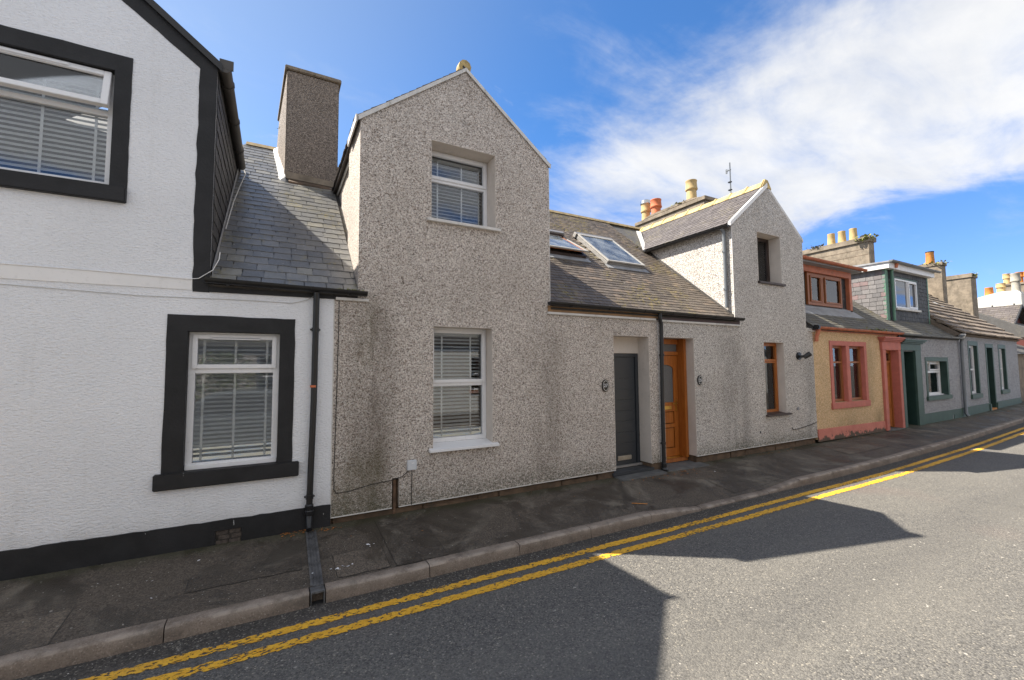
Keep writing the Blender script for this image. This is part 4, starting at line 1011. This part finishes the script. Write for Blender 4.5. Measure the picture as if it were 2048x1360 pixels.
# roof: slates, dormer
def roof2(house, x0, x1, ze, yr=RY, ylo=-.06, mat='slate_far', name='roof'):
    return MB().prism([(ylo, ze+SL*ylo-.02), (yr, ze+SL*yr-.02), (2*yr, ze), (2*yr, ze-.15), (yr, ze+SL*yr-.17), (ylo+.1, ze+SL*ylo-.06)], x0, x1, 'x').build(name, mat, house)
rfY = roof2(Y, 10.975, 15.38, 2.76)
slate('slate_moss', (.075, .07, .06), (.15, .14, .12), .85, .75, None, (.16, .13, .035), 7.)
slates(rfY, (10.98, -.07, 2.76-.07*SL), (1, 0, 0), vS, 4.38, 3.8*SLEN, .17, .115, 'slate_moss', nobj=180, th=.008, cull=None,
       keep=lambda x, y, a, b: not (11.45 < 10.98+x < 14.35 and y/SLEN > 1.05))
gutter(Y, (11.02, -.10, 2.745), (15.35, -.10, 2.735), .058, 'terracotta_paint', 6)
bx('fascia', 'terracotta_paint', Y, 11.0, 15.35, -.02, .003, 2.65, 2.72)
MB().tube([(11.05, -.10, 2.69), (11.05, -.08, 2.60), (11.02, -.06, 2.52), (11.02, -.05, 2.40)], .04, 10).build('offset_pipe', 'terracotta_paint', Y, smooth=True)
MB().box(10.93, 11.03, -.16, -.03, 2.68, 2.78).build('gutter_stop', 'black_plastic', Y, bevel=.02)
bx('corner_trim', 'white_trim', C_, 10.80, 11.02, -.03, 0, 2.635, 2.655)
dmr = MB().box(11.5, 14.50, .82, 4.0, 2.9, 4.55).build('dormer', 'slate_hung', Y)
bx('apron_flashing', 'lead', dmr, 11.4, 14.55, .70, .82, 3.36, 3.40)
MB().hexa([(11.3, .45, 3.145), (14.62, .45, 3.145), (14.60, .83, 3.46), (11.3, .83, 3.46)], [(11.3, .45, 3.16), (14.62, .45, 3.16), (14.6, .83, 3.475), (11.3, .83, 3.475)]).build('lead_apron', 'lead', dmr)
MB().box(11.4, 14.56, .70, .819, 4.33, 4.53).box(14.42, 14.56, .70, .819, 3.36, 4.33).build('dormer_trim', 'terracotta_paint', dmr, bevel=.006)
MB().prism([(.50, 4.50), (.50, 4.56), (4.1, 4.75), (4.1, 4.50)], 11.35, 14.72, 'x').build('dormer_roof', 'lead', dmr)
gutter(Y, (11.3, .46, 4.60), (14.85, .46, 4.58), .062, 'terracotta_paint', 5, 'dormer_gutter')
w = window(Y, 12.35, 14.12, 3.46, 4.32, .755, 'wood_brown', .09, .06, (), ((12.47, 13.02, 3.54, 4.26), (13.20, 14.05, 3.54, 4.26)), (13.11,), label='orange-brown dormer window', name='dormer_window')
bx('inner_frame', 'pvc', w, 13.98, 14.0, .83, .845, 3.56, 4.25)
slates(dmr, (14.125, .815, 3.40), (1, 0, 0), (0, 0, 1), .30, .92, .13, .13, 'slate_hung', nobj=40)
bx('dormer_window_blank', 'near_black', dmr, 11.52, 12.34, .81, .83, 3.46, 4.32)


# ================================================================== GREEN-TRIMMED HOUSE
D = thing('grey_cottage_slate_dormer', 'grey cottage with dark green trim and slate-hung dormer', 'house', (17.5, 0, .1))
dG = (15.53, 16.28); hG = (17.16, 18.64, .90, 1.95)
MB().wall([(15.356, .10), (15.356, 2.64), (19.66, 2.64), (19.66, .12), (dG[1], .12), (dG[1], 2.23), (dG[0], 2.23), (dG[0], .10)], [rect(*hG)], .002, .5).build('wall', 'dash_blue', D)
MB().box(15.36, 15.5, .8, 7.6, 0, 2.65).box(19.4, 19.65, .505, 7.6, 0, 2.65).box(15.5, 19.4, 7.5, 7.6, 0, 2.65).build('rear_walls', 'dash_chimney', D)
MB().prism([(16.66, .10), (16.66, .40), (19.66, .42), (19.66, .10), (18.95, .10), (18.95, .26), (18.85, .26), (18.85, .10)], -.015, .004).build('base_course', 'green_paint', D)
MB().box(15.358, dG[0]+.001, -.05, .02, .10, 2.25).box(dG[1]-.001, 16.66, -.05, .02, .10, 2.25).box(15.358, 16.66, -.055, .02, 2.251, 2.44).build('door_case', 'green_paint', D, bevel=.006)
MB().box(15.358, 16.70, -.10, .02, 2.441, 2.48).box(15.358, 16.74, -.14, .02, 2.481, 2.52).box(15.358, 16.78, -.17, .02, 2.521, 2.56).build('cornice', 'green_paint', D, bevel=.006)
dr = bx('door', 'green_dark', D, dG[0]+.004, dG[1]-.004, .45, .5, .12, 2.226, label='dark green door in deep doorway')
lining(dr, dG[0], dG[1], .11, 2.23, -.0, .455, 'green_dark', .006)
for (z0, z1) in ((.28, .95), (1.10, 1.95)):
    for q0 in (0, 1): bx('panel', 'green_dark', dr, dG[0]+.09+q0*.30, dG[0]+.36+q0*.30, .436, .449, z0, z1, .008)
surround(D, hG, 17.05, 18.75, .88, 2.07, -.012, 'green_paint')
bx('sill', 'green_paint', D, 17.0, 18.80, -.05, .25, .775, .899, .006)
w = window(D, hG[0]+.006, hG[1]-.006, .90, 1.945, .16, 'pvc', .08, .07, (1.62,), ((17.80, 18.58, 1.66, 1.90),), (17.62,), label='white casement window in green surround')
lining(w, *hG, -.003, .165, 'green_dark', .006)
bx('inner_sill', 'pvc', w, hG[0]+.01, hG[1]-.01, .10, .162, .9, .925)
slat_blind(w, hG[0]+.10, hG[1]-.10, .97, 1.60, .28, .05, .05, 50, ())
rfD = roof2(D, 15.38, 19.70, 2.72)
slates(rfD, (15.385, -.07, 2.72-.07*SL), (1, 0, 0), vS, 4.3, 3.8*SLEN, .17, .115, 'slate_moss', nobj=150, th=.008,
       keep=lambda x, y, a, b: not (16.35 < 15.385+x < 19.4 and y/SLEN > .68))
gutter(D, (15.36, -.10, 2.725), (19.80, -.10, 2.715), .056, 'grey_plastic', 6)
MB().prism([(15.30, 2.60), (15.30, 2.72), (15.37, 2.72), (15.37, 2.60)], -.05, .0).build('gutter_joint', 'gutter_brown', D)
pipe(D, [(19.74, -.10, 2.67), (19.74, -.07, 2.55), (19.74, -.065, 1.3), (19.74, -.065, .25), (19.74, -.12, .17)], .045, 'grey_plastic', [(19.74, -.065, 2.2), (19.74, -.065, .9)])
# dormer, flat roofed
dm = MB().box(16.36, 19.42, .60, 3.4, 2.85, 4.78).build('slate_dormer', 'near_black', D)
slates(dm, (16.355, 3.2, 3.0), (0, -1, 0), (0, 0, 1), 2.62, 1.76, .19, .135, 'slate_cheek', nobj=260, th=.010, keep=lambda x, y, a, b: 3.0+y > 2.72+SL*(3.2-b)-.1)
ow = (16.93, 18.50, 3.62, 4.55)
slates(dm, (16.56, .595, 3.12), (1, 0, 0), (0, 0, 1), 2.80, 1.66, .165, .125, 'slate_hung', nobj=300, th=.010,
       keep=lambda x, y, a, b: not (ow[0]-.06 < 16.56+x < ow[1]+.06 and ow[2]-.14 < 3.12+y < ow[3]+.04))
MB().box(16.335, 16.515, .565, .64, 3.0, 4.78).build('corner_board', 'green_pipe', dm, bevel=.004)
MB().box(19.36, 19.44, .565, .64, 2.98, 4.78).build('corner_board', 'green_pipe', dm, bevel=.004)
MB().box(ow[0]-.06, ow[0], .56, .62, ow[2]-.06, ow[3]+.06).box(ow[1], ow[1]+.06, .56, .62, ow[2]-.06, ow[3]+.06).box(ow[0], ow[1], .561, .62, ow[3], ow[3]+.059).build('window_margin', 'green_paint', dm)
w = window(D, ow[0], ow[1], ow[2], ow[3], .555, 'pvc', .05, .07, (), ((17.86, 18.46, 3.66, 4.51),), (17.82,), label='white dormer window', name='dormer_window')
bx('sill', 'white_trim', w, ow[0]-.06, ow[1]+.10, .50, .59, 3.555, 3.619, .004)
bx('pale_blind_backing', 'blind', w, ow[0]+.06, 17.78, .66, .665, 4.1, 4.5)
m = MB().prism([(.42, 4.78), (.42, 4.95), (3.5, 4.99), (3.5, 4.78)], 16.22, 19.56, 'x'); m.build('fascia_box', 'white_paint', dm)
MB().prism([(.38, 4.952), (.38, 4.99), (3.5, 5.10), (3.5, 4.992)], 16.18, 19.60, 'x').build('flat_roof', 'lead', dm)
gutter(D, (16.16, .34, 5.0), (19.75, .34, 4.985), .055, 'grey_plastic', 4, 'dormer_gutter')
pipe(D, [(16.66, .40, 4.95), (16.66, .50, 4.80), (16.66, .52, 4.70), (16.66, .52, 3.20)], .04, 'green_pipe', [(16.66, .52, 4.4), (16.66, .52, 3.6)], 'dormer_downpipe')
MB().tube([(16.66, .38, 5.0), (16.66, .42, 4.82)], .055, 10).build('rusty_outlet', 'terracotta_paint', D, smooth=True)
MB().hexa([(16.4, .30, 2.945), (19.5, .30, 2.945), (19.5, .60, 3.19), (16.4, .60, 3.19)], [(16.4, .30, 2.985), (19.5, .30, 2.985), (19.5, .60, 3.225), (16.4, .60, 3.225)]).build('lead_apron', 'lead', dm)
bx('party_flashing', 'lead_pale', D, 15.36, 15.40, .3, .9, 2.95, 3.0)
# big stack on the party wall
cD = chimney(D, 19.72, 20.12, 2.25, 5.0, 4.4, 6.74, 'stone_old', .20, .06)
for yy in (3.60, 3.22, 2.83): chimney_pot(cD, (19.92, yy, 6.74), .48, .13, 'pot_cream', roll=False)
MB().lathe([(.12, 0), (.13, .03), (.13, .09), (.09, .12)], (19.92, 2.48, 6.74), 14).build('flue_cap', 'near_black', cD, smooth=True)
for zz in (6.05, 6.28): bx('string_joint', 'stone_base', cD, 19.716, 19.719, 2.3, 4.9, zz, zz+.012)
leaf_clump('chimney_weed', 'ferny weeds sprouting at the end of the three-pot chimney', (19.70, 2.36, 6.60), .42, 90, 'weed', group=None, spread=(.5, .9, .5), ls=.13, seed=3)
leaf_clump('chimney_weed', 'thin yellow weed tuft on the left end of the three-pot chimney', (19.70, 4.1, 6.74), .3, 40, 'moss', spread=(.5, 1.2, .4), ls=.10, seed=4)


# ================================================================== STONE-SLATED COTTAGE
E_ = thing('stone_slate_cottage', 'long grey cottage under a heavy stone-slab roof with green margins', 'house', (19.67, .0, .1), R(3.2), local=True)
LE = 8.2; EZ = 2.72
e1 = (1.20, 2.15, .72, 2.40); e2 = (5.15, 6.05, .74, 2.36); dE = (3.35, 4.15)
zb = .02
MB().wall([(0, zb), (0, EZ), (LE, EZ), (LE, zb), (dE[1], zb), (dE[1], 2.36), (dE[0], 2.36), (dE[0], zb)], [rect(*e1), rect(*e2)], 0, .5).build('wall', 'dash_blue', E_)
MB().box(0, .3, .505, 7.4, 0, EZ).box(LE-.3, LE, .505, 7.4, 0, EZ).box(.3, LE-.3, 7.2, 7.4, 0, EZ).prism([(.5, EZ), (3.75, EZ+SL*3.75-.1), (7.3, EZ)], .0, .3, 'x').prism([(.1, EZ), (3.75, EZ+SL*3.75-.1), (7.3, EZ)], LE-.3, LE, 'x').build('rear_walls', 'stone_old', E_)
MB().box(0, dE[0]-.14, -.015, .002, .02, .33).box(dE[1]+.14, LE, -.015, .002, .02, .33).build('base_course', 'green_paint', E_)
for e, lb in ((e1, 'tall white sash window nearest the grey downpipe'), (e2, 'tall white sash window beyond the green door')):
    surround(E_, e, e[0]-.13, e[1]+.13, e[2]-.02, e[3]+.15, -.010, 'green_paint')
    bx('sill', 'green_paint', E_, e[0]-.16, e[1]+.16, -.05, .2, e[2]-.15, e[2]-.001, .006)
    w = window(E_, e[0]+.006, e[1]-.006, e[2]+.004, e[3]-.006, .085, 'pvc', .07, .07, (1.56,), (), label=lb)
    lining(w, *e, -.002, .09, 'green_dark', .006)
    MB().prism([(e[0]+.12, .36), (e[0]+.40, .36), (e[0]+.34, .37), (e[0]+.12, .37)], e[2]+.1, e[3]-.1, 'z').build('curtain', 'curtain', w)
MB().box(dE[0]-.13, dE[0], -.012, .02, .02, 2.36).box(dE[1], dE[1]+.13, -.012, .02, .02, 2.36).box(dE[0]-.13, dE[1]+.13, -.0125, .02, 2.361, 2.50).build('door_margin', 'green_paint', E_)
MB().box(dE[0]-.16, dE[0]-.02, -.05, .0, .02, .30).box(dE[1]+.02, dE[1]+.16, -.05, .0, .02, .30).build('door_plinth', 'green_paint', E_)
dr = bx('door', 'green_dark', E_, dE[0]+.005, dE[1]-.005, .22, .27, .12, 2.355, label='dark green door of the long grey cottage')
lining(dr, dE[0], dE[1], .03, 2.36, -.002, .225, 'green_dark', .006)
for q0 in range(5): bx('board', 'green_dark', dr, dE[0]+.03+q0*.15, dE[0]+.172+q0*.15, .208, .219, .14, 2.33, .003)
MB().tube([(dE[0]+.10, .19, 1.2), (dE[0]+.20, .19, 1.2)], .015, 8).build('handle', 'black_plastic', dr)
bx('doorstep', 'pot_orange', E_, dE[0], dE[1], -.03, .2, .0, .115, .006)
rE = MB().prism([(-.10, EZ+.02), (3.75, EZ+.10+SL*3.75), (7.5, EZ), (7.5, EZ-.1), (3.75, EZ-.1+SL*3.75), (.05, EZ-.06)], -.08, LE+.05, 'x').build('roof', 'stone_slab', E_)
slates(rE, (-.12, -.14, EZ+.10-.14*SL), (1, 0, 0), vS, LE+.2, 3.9*SLEN, .48, .33, 'stone_slab', 'stone_slab', nobj=300, th=.05, lift=.07, lap=1.35, wj=.45, jit=.3)
MB().prism([(3.60, EZ+.06+SL*3.6), (3.72, EZ+.22+SL*3.75), (3.80, EZ+.22+SL*3.75), (3.92, EZ+.06+SL*3.6)], -.1, LE+.05, 'x').build('ridge_capping', 'ridge_old', rE, bevel=.01)
MB().prism([(1.55, EZ+.20+1.55*SL), (2.35, EZ+.20+2.35*SL), (2.35, EZ+.22+2.35*SL), (1.55, EZ+.22+1.55*SL)], 5.2, 5.6, 'x').build('lead_patch', 'lead_pale', rE)
gutter(E_, (-.05, -.13, EZ-.02), (.02, -.13, EZ-.02), .06, 'grey_plastic', 0)
MB().lathe([(.05, 0), (.07, .05), (.10, .12), (.10, .16)], (.05, -.10, EZ-.14), 12).build('hopper', 'white_trim', E_, smooth=True)
cE = chimney(E_, LE+.0, LE+.55, 2.15, 4.3, 4.0, 6.62, 'stone_old', .16, .04)
chimney_pot(cE, (LE+.28, 2.62, 6.6), .60, .16, 'pot_orange', roll=False)
MB().lathe([(.15, 0), (.165, .02), (.165, .07), (.1, .08)], (LE+.28, 2.62, 7.18), 14).build('pot_band', 'near_black', cE)
leaf_clump('chimney_weed', 'leafy green weeds on the single-pot chimney', (27.85, 2.95, 6.60), .5, 130, 'weed', spread=(.4, 1.0, .35), ls=.15, seed=8)


# ================================================================== FARTHER HOUSES
F_ = thing('stone_house_far', 'rough stone cottage with a broad potless chimney beyond the slab roof', 'house', (31, 1.0, .2))
MB().box(28.6, 36.2, 1.0, 8.4, 0, 2.4).build('wall', 'stone_old', F_)
MB().prism([(.8, 2.3), (4.4, 3.9), (8.6, 2.3)], 28.6, 36.2, 'x').build('roof', 'slate_far', F_)
cF = chimney(F_, 31.5, 32.2, 2.62, 4.1, 2.4, 6.55, 'stone_old', .22, .05)
leaf_clump('chimney_weed', 'small dark weed on the corner of the broad potless chimney', (31.6, 2.55, 6.40), .3, 40, 'weed', spread=(.4, .7, .5), ls=.12, seed=12)

H_ = thing('dormered_house_far', 'far house with dark slate gable wing and whitewashed chimney', 'house', (38, 1.0, .3))
MB().box(36.25, 43, 1.2, 8.6, 0, 3.4).build('wall', 'redbrown', H_)
rfH = MB().prism([(.9, 3.3), (4.6, 5.3), (8.8, 3.3)], 36.2, 43, 'x').build('roof', 'slate_far', H_)
WY = 2.45
wing = MB().prism([(37.15, .3), (37.15, 4.15), (38.6, 5.15), (40.05, 4.15), (40.05, .3)], WY+.3, 5.5).build('wing', 'redbrown', H_)
rw = MB().prism([(36.95, 4.02), (38.6, 5.22), (40.25, 4.02), (40.25, 4.09), (38.6, 5.30), (36.95, 4.09)], WY, 6.0).build('wing_roof', 'slate_far', H_)
slates(rw, (36.94, 6.0, 4.10), (0, -1, 0), Vector((1.65, 0, 1.2)).normalized(), 3.55, 2.02, .35, .22, 'slate_dormer', nobj=120, th=.015)
MB().prism([(36.93, 4.0), (38.6, 5.21), (40.27, 4.0), (40.27, 4.14), (38.6, 5.35), (36.93, 4.14)], WY-.06, WY-.01).build('barge_board', 'near_black', rw)
w = window(H_, 37.6, 38.4, 2.4, 3.9, WY+.2, 'pvc', .09, .05, (3.1,), (), label='white wing window')
bx('cheek_window', 'pvc', H_, 37.13, 37.149, 3.0, 3.5, 3.0, 3.8)
for yy in (2.7, 3.6, 4.5): bx('ridge_spike', 'near_black', rw, 38.57, 38.63, yy, yy+.06, 5.3, 5.44)
cH = chimney(H_, 40.0, 40.8, 2.70, 4.72, 4.6, 6.15, 'whitewash', 0)
MB().prism([(2.69, 6.10), (2.8, 6.36), (3.5, 6.40), (4.0, 6.30), (4.72, 6.12)], 40.02, 40.78, 'x').build('haunching', 'whitewash', cH, bevel=.04)
for yy, h, mt, rl in ((4.15, .55, 'pot_orange', False), (3.62, .62, 'pot_cream', True), (2.98, 1.15, 'pot_grey', True)):
    chimney_pot(cH, (40.4, yy, 6.22 if yy > 4 else 6.33), h, .2, mt, roll=rl)
I_ = thing('stone_house_distant', 'distant tall stone house whose chimney carries a row of yellow pots', 'house', (48, 2, .3))
MB().box(46, 56, 2.0, 9.5, 0, 4.2).build('wall', 'stone_old', I_)
MB().prism([(1.8, 4.1), (5.3, 6.2), (9.7, 4.1)], 45.8, 56, 'x').build('roof', 'slate_far', I_)
cI = chimney(I_, 48.2, 49.2, 3.2, 5.45, 4.0, 7.85, 'stone_old', .15, .06)
for yy, mt in ((5.15, 'pot_cream'), (4.52, 'pot_orange'), (4.1, 'pot_orange'), (3.6, 'pot_cream')): chimney_pot(cI, (48.7, yy, 7.83), .85, .20, mt)


# ================================================================== SMALL THINGS ON THE WALLS
def plaque(name, label, x, z, txt, s=1.):
    t = thing(name, label, 'house number', (x, 0, z))
    N = 28
    def ov(rx, rz): return [(x+rx*math.cos(2*math.pi*i/N), z+rz*math.sin(2*math.pi*i/N)) for i in range(N)]
    MB().prism(ov(.070*s, .098*s), -.022, .0).build('plate', 'black_plastic', t, bevel=.004)
    MB().wall(ov(.056*s, .082*s), [list(reversed(ov(.050*s, .075*s)))], -.026, -.0225).build('rim', 'white_trim', t)
    me = text_mesh(txt, .078*s); me.materials.append(MATS['pvc'])
    link('number', me, t, M=Matrix.Translation((x, -.024, z)) @ Matrix.Rotation(R(90), 4, 'X'))
    return t
plaque('house_number_plaque', 'black oval plaque reading 27 beside the dark grey door', 4.71, 1.545, '27')
plaque('house_number_plaque', 'black oval number plaque right of the orange-brown door', 7.0, 1.585, '25', .95)

t = thing('wall_lamp', 'small black wall spotlight at the right end of the grey pebbledash wall', 'lamp', (10.33, 0, 2.05))
MB().tube([(10.33, 0, 2.06), (10.33, -.03, 2.06)], .085, 16).build('back_plate', 'black_plastic', t, smooth=True)
MB().tube([(10.33, -.03, 2.05), (10.36, -.08, 2.05), (10.40, -.12, 2.06)], .03, 10).build('arm', 'black_plastic', t, smooth=True)
MB().tube([(10.38, -.10, 2.03), (10.47, -.18, 2.11)], [.05, .055], 14).build('spot_head', 'black_plastic', t, smooth=True)

t = thing('meter_box', 'small grey cable box low on the warm pebbledash wall', 'box', (1.54, 0, .6))
MB().box(1.482, 1.598, -.045, 0, .575, .695).build('case', 'box_grey', t, bevel=.006)
bx('label_strip', 'pvc', t, 1.53, 1.565, -.0465, -.0452, .655, .668)
cable(B, [(.652, -.006, 2.66), (.650, -.006, 2.2), (.640, -.006, 1.4), (.628, -.006, .60), (.632, -.006, .45), (.66, -.006, .405), (.80, -.006, .41), (1.05, -.006, .455), (1.30, -.006, .475), (1.42, -.006, .50), (1.48, -.006, .545), (1.51, -.006, .575)], .0042, 'cable_dark')
cable(B, [(1.545, -.006, .575), (1.543, -.006, .14)], .004, 'cable_dark')
cable(C_, [(9.95, -.005, .50), (10.0, -.005, .44), (10.3, -.005, .46), (10.65, -.005, .50), (10.96, -.005, .55)], .007, 'cable_dark')
bx('vent_hole', 'near_black', C_, 8.80, 8.84, -.003, .0, .455, .50)
bx('old_socket', 'lead', C_, 10.18, 10.25, -.02, .0, .86, .92, .005)

t = thing('aerial_mast', 'thin metal aerial mast standing above the white-edged gable roof', 'aerial', (11.3, 2.1, 5.0))
MB().tube([(11.3, 2.12, 4.2), (11.3, 2.12, 7.66)], .017, 8).build('mast', 'grey_plastic', t, smooth=True)
MB().box(11.28, 11.32, 2.10, 2.24, 7.44, 7.465).box(11.285, 11.315, 2.21, 2.25, 7.38, 7.50).build('aerial_head', 'grey_plastic', t)
for zz in (6.85, 7.08): bx('collar', 'black_plastic', t, 11.27, 11.33, 2.09, 2.18, zz, zz+.03)

leaf_clump('roof_weed', 'yellow-green moss tuft where the gable gutter meets the slates', (7.98, 2.55, 4.80), .16, 60, 'weed', spread=(1, 1, .4), ls=.05, seed=21)
leaf_clump('chimney_weed', 'sparse weeds round the foot of the cream pot with rounded hood', (11.12, 3.75, 6.93), .3, 50, 'weed', spread=(.5, 1.4, .35), ls=.10, seed=22)
leaf_clump('gutter_weed', 'tiny green weeds growing in the terracotta gutter over the pink doorway', (14.1, -.06, 2.75), .5, 60, 'weed', spread=(1.4, .15, .16), ls=.06, seed=23)
leaf_clump('chimney_weed', 'little plant growing high on the left edge of the tall brown chimney', (.06, 3.9, 6.55), .12, 26, 'weed', spread=(.8, .8, .9), ls=.06, seed=24)
leaf_clump('chimney_weed', 'second little plant below it on the left edge of the tall brown chimney', (.06, 4.1, 6.2), .09, 18, 'weed', spread=(.8, .8, .9), ls=.05, seed=25)
leaf_clump('gutter_moss', 'strip of bright moss in the end of the black gutter by the tall gable', (.78, -.065, 2.785), .14, 80, 'weed', spread=(1.3, .12, .08), ls=.025, seed=26)['kind'] = 'stuff'

# litter on the ground
def scatter(name, label, mat, pts, seed, cat='leaves'):
    rnd = random.Random(seed); m = MB()
    for (cx, cy, sx, sy, n, sz) in pts:
        for i in range(n):
            x = rnd.gauss(cx, sx); y = min(-.03, rnd.gauss(cy, sy)); a = rnd.uniform(0, 6.28); s_ = sz*rnd.uniform(.5, 1.5)
            zz = (pz(x, y) if y > cx_(x)-1.19 else rz_(x, y))+.007; u_ = Vector((math.cos(a), math.sin(a), rnd.uniform(-.2, .2)))*s_; v_ = Vector((-math.sin(a), math.cos(a), rnd.uniform(-.2, .3)))*s_*.55
            p = Vector((x, y, zz)); m.add([p-u_, p+v_, p+u_, p-v_], [(0, 1, 2, 3)])
    o = m.build(name, mat); tag(o, label, cat); return stuff(o)
scatter('leaf_litter', 'orange-brown leaf litter gathered at the downpipes, doorsteps and kerb', 'leaf_litter',
        [(.22, -.06, .09, .03, 40, .012), (.55, -.10, .06, .03, 22, .012), (6.3, -.22, .35, .06, 60, .014), (5.6, -.24, .3, .04, 30, .012), (9.5, -.08, .6, .03, 40, .014), (3.0, -.3, 2, .3, 14, .010), (13, -.1, .8, .05, 40, .015), (22, -.2, 1.5, .1, 40, .02)], 5)
simple('pale_chip', (.50, .48, .43), .8, .2, 30)
scatter('pale_chips', 'tiny pale grit and gum spots strewn over the pavement', 'pale_chip',
        [(-.8, -.6, .9, .3, 60, .005), (.8, -.6, .8, .35, 110, .0045), (3, -.55, 1.2, .3, 60, .005), (7.5, -.6, 2, .3, 60, .006), (.6, -1.42, 1.5, .07, 90, .005), (3.5, -1.42, 2, .07, 60, .005)], 6, 'grit')
scatter('white_droppings', 'a few white splashes on the pavement by the trench scars', 'pvc', [(.62, -.98, .12, .03, 12, .013), (.95, -.62, .05, .03, 4, .016), (6.9, -.35, .3, .1, 5, .02), (-.7, -.5, .4, .2, 5, .012)], 9, 'splashes')
stick = MB().tube([(4.35, -.93, pz(4.35, -.93)+.012), (4.55, -1.02, pz(4.5, -1)+.013)], .006, 5).build('twig', 'pot_orange'); tag(stick, 'short pale twig lying on the pavement near the kerb', 'twig')


# ================================================================== ACROSS THE STREET (seen mirrored in the windows)
def opposite(x0, x1, mat, label, zt, trim, y=-10.9):
    h = thing('opposite_house', label, 'house', ((x0+x1)/2, y, 0), group=None)
    ops = []; n_ = int((x1-x0)/2.1)
    for i in range(n_):
        c = x0+(i+.5)*(x1-x0)/n_
        ops.append((c-.45, c+.45, .9, 2.3) if i % 3 != 1 else (c-.45, c+.45, .12, 2.2))
    m = MB().wall(rect(x0, x1, -.1, zt), [rect(*o) for o in ops], y, y-.3); m.build('wall', mat, h)
    MB().box(x0, x1, y-7, y-.8, -.1, zt).build('rear_block', 'stone_old', h)
    for o in ops:
        if o[2] > .5:
            window(h, *o, y-.19, 'pvc', .07, .06, (1.6,), ()); bx('sill', trim, h, o[0]-.1, o[1]+.1, y-.1, y+.05, o[2]-.12, o[2]-.001)
        else: bx('door', trim, h, o[0], o[1], y-.2, y-.15, o[2], o[3])
    MB().prism([(y+.15, zt-.1), (y-3.5, zt+2.7), (y-7.2, zt-.1)], x0, x1, 'x').build('roof', 'slate_far', h)
    c = chimney(h, x1-.35, x1+.35, y-4.6, y-2.4, zt+1, zt+3.6, 'stone_old', .15, .05)
    for k2 in range(4): chimney_pot(c, (x1, y-2.8-k2*.45, zt+3.58), .55, .15, ['pot_cream', 'pot_orange'][k2 % 2])
    return h
opposite(-16, -6.5, 'whitewash', 'white cottage across the street, farthest left of the mirrored row', 2.8, 'black_paint')
opposite(-6.5, 1.2, 'dash_warm', 'pebbledashed cottage across the street behind the silver car', 2.7, 'trim_brown')
opposite(1.2, 9, 'whitewash', 'white cottage across the street facing the orange-brown door', 2.9, 'wood_brown')
opposite(9, 18, 'dash_ochre', 'ochre cottage across the street facing the pink doorway', 2.8, 'green_paint')
opposite(18, 28, 'whitewash', 'white cottage across the street facing the slab-roofed cottage', 2.8, 'green_paint')
bsh = thing('shrub', 'yellow-green shrub across the street, mirrored in the lower white-house window', 'shrub', (-1.4, -9.9, 0))
rnd = random.Random(77); m = MB()
for i in range(1500):
    r_ = rnd.random()**.4; a = rnd.uniform(0, 6.28); el = rnd.uniform(-.6, 1.5)
    p = Vector((-1.4+math.cos(a)*math.cos(el)*r_*1.1, -9.9+math.sin(a)*math.cos(el)*r_*.6, 1.35+math.sin(el)*r_*1.05)); l = rnd.uniform(.03, .08)
    dv = Vector((rnd.gauss(0, 1), rnd.gauss(0, 1), rnd.gauss(0, 1))).normalized(); sv = dv.orthogonal().normalized()*l*.5
    m.add([p-dv*l, p+sv, p+dv*l, p-sv], [(0, 1, 2, 3)])
m.build('crown', 'bush', bsh)
MB().tube([(-1.4, -9.9, -.05), (-1.38, -9.9, .5), (-1.45, -9.88, 1.2)], [.06, .045, .02], 7).build('stem', 'wood_brown', bsh)

car = thing('parked_car', 'silver hatchback parked across the street, mirrored in the lower white-house window', 'car', (-.9, -7.0, -.1))
X0, YC, ZG = -.9, -6.95, -.16
def cp(pts): return [(X0+x, ZG+z) for x, z in pts]
body = cp([(-2.0, .30), (-2.02, .62), (-1.85, .80), (-1.05, .93), (1.75, .98), (1.98, .85), (2.02, .5), (1.95, .28), (1.68, .26), (1.6, .5), (1.35, .64), (1.1, .5), (1.02, .26), (-.95, .26), (-1.03, .5), (-1.28, .64), (-1.53, .5), (-1.61, .26)])
MB().prism(body, YC-.84, YC+.84).build('body', 'car_silver', car, smooth=False, bevel=.04)
cab = cp([(-1.15, .92), (-.45, 1.42), (.1, 1.50), (.95, 1.47), (1.55, 1.30), (1.85, .96)])
MB().prism([(x, z) for x, z in cab], YC-.70, YC+.70).build('cabin', 'car_silver', car, bevel=.05)
gl = cp([(-.95, .98), (-.42, 1.36), (.05, 1.43), (.9, 1.40), (1.35, 1.25), (1.5, .99)])
for s_ in (-1, 1): MB().prism(gl, YC+s_*.701, YC+s_*.712).build('side_window', 'frosted_glass', car)
for s_ in (-1, 1): MB().box(X0+1.90, X0+2.03, YC+s_*.80-.09, YC+s_*.80+.06, ZG+.68, ZG+.94).build('tail_light', 'red_lens', car, bevel=.01)
for x in (-1.28, 1.35):
    for s_ in (-1, 1):
        wh = MB().tube([(X0+x, YC+s_*.66, ZG+.31), (X0+x, YC+s_*.86, ZG+.31)], .31, 22).build('wheel', 'tyre', car, smooth=True)
        MB().tube([(X0+x, YC+s_*.855, ZG+.31), (X0+x, YC+s_*.868, ZG+.31)], .20, 16).build('rim', 'steel', wh)
MB().box(X0+1.98, X0+2.045, YC-.26, YC+.26, ZG+.50, ZG+.60).build('number_plate', 'pot_cream', car)
for o in LOCALS:
    if '_local' in o: del o['_local']
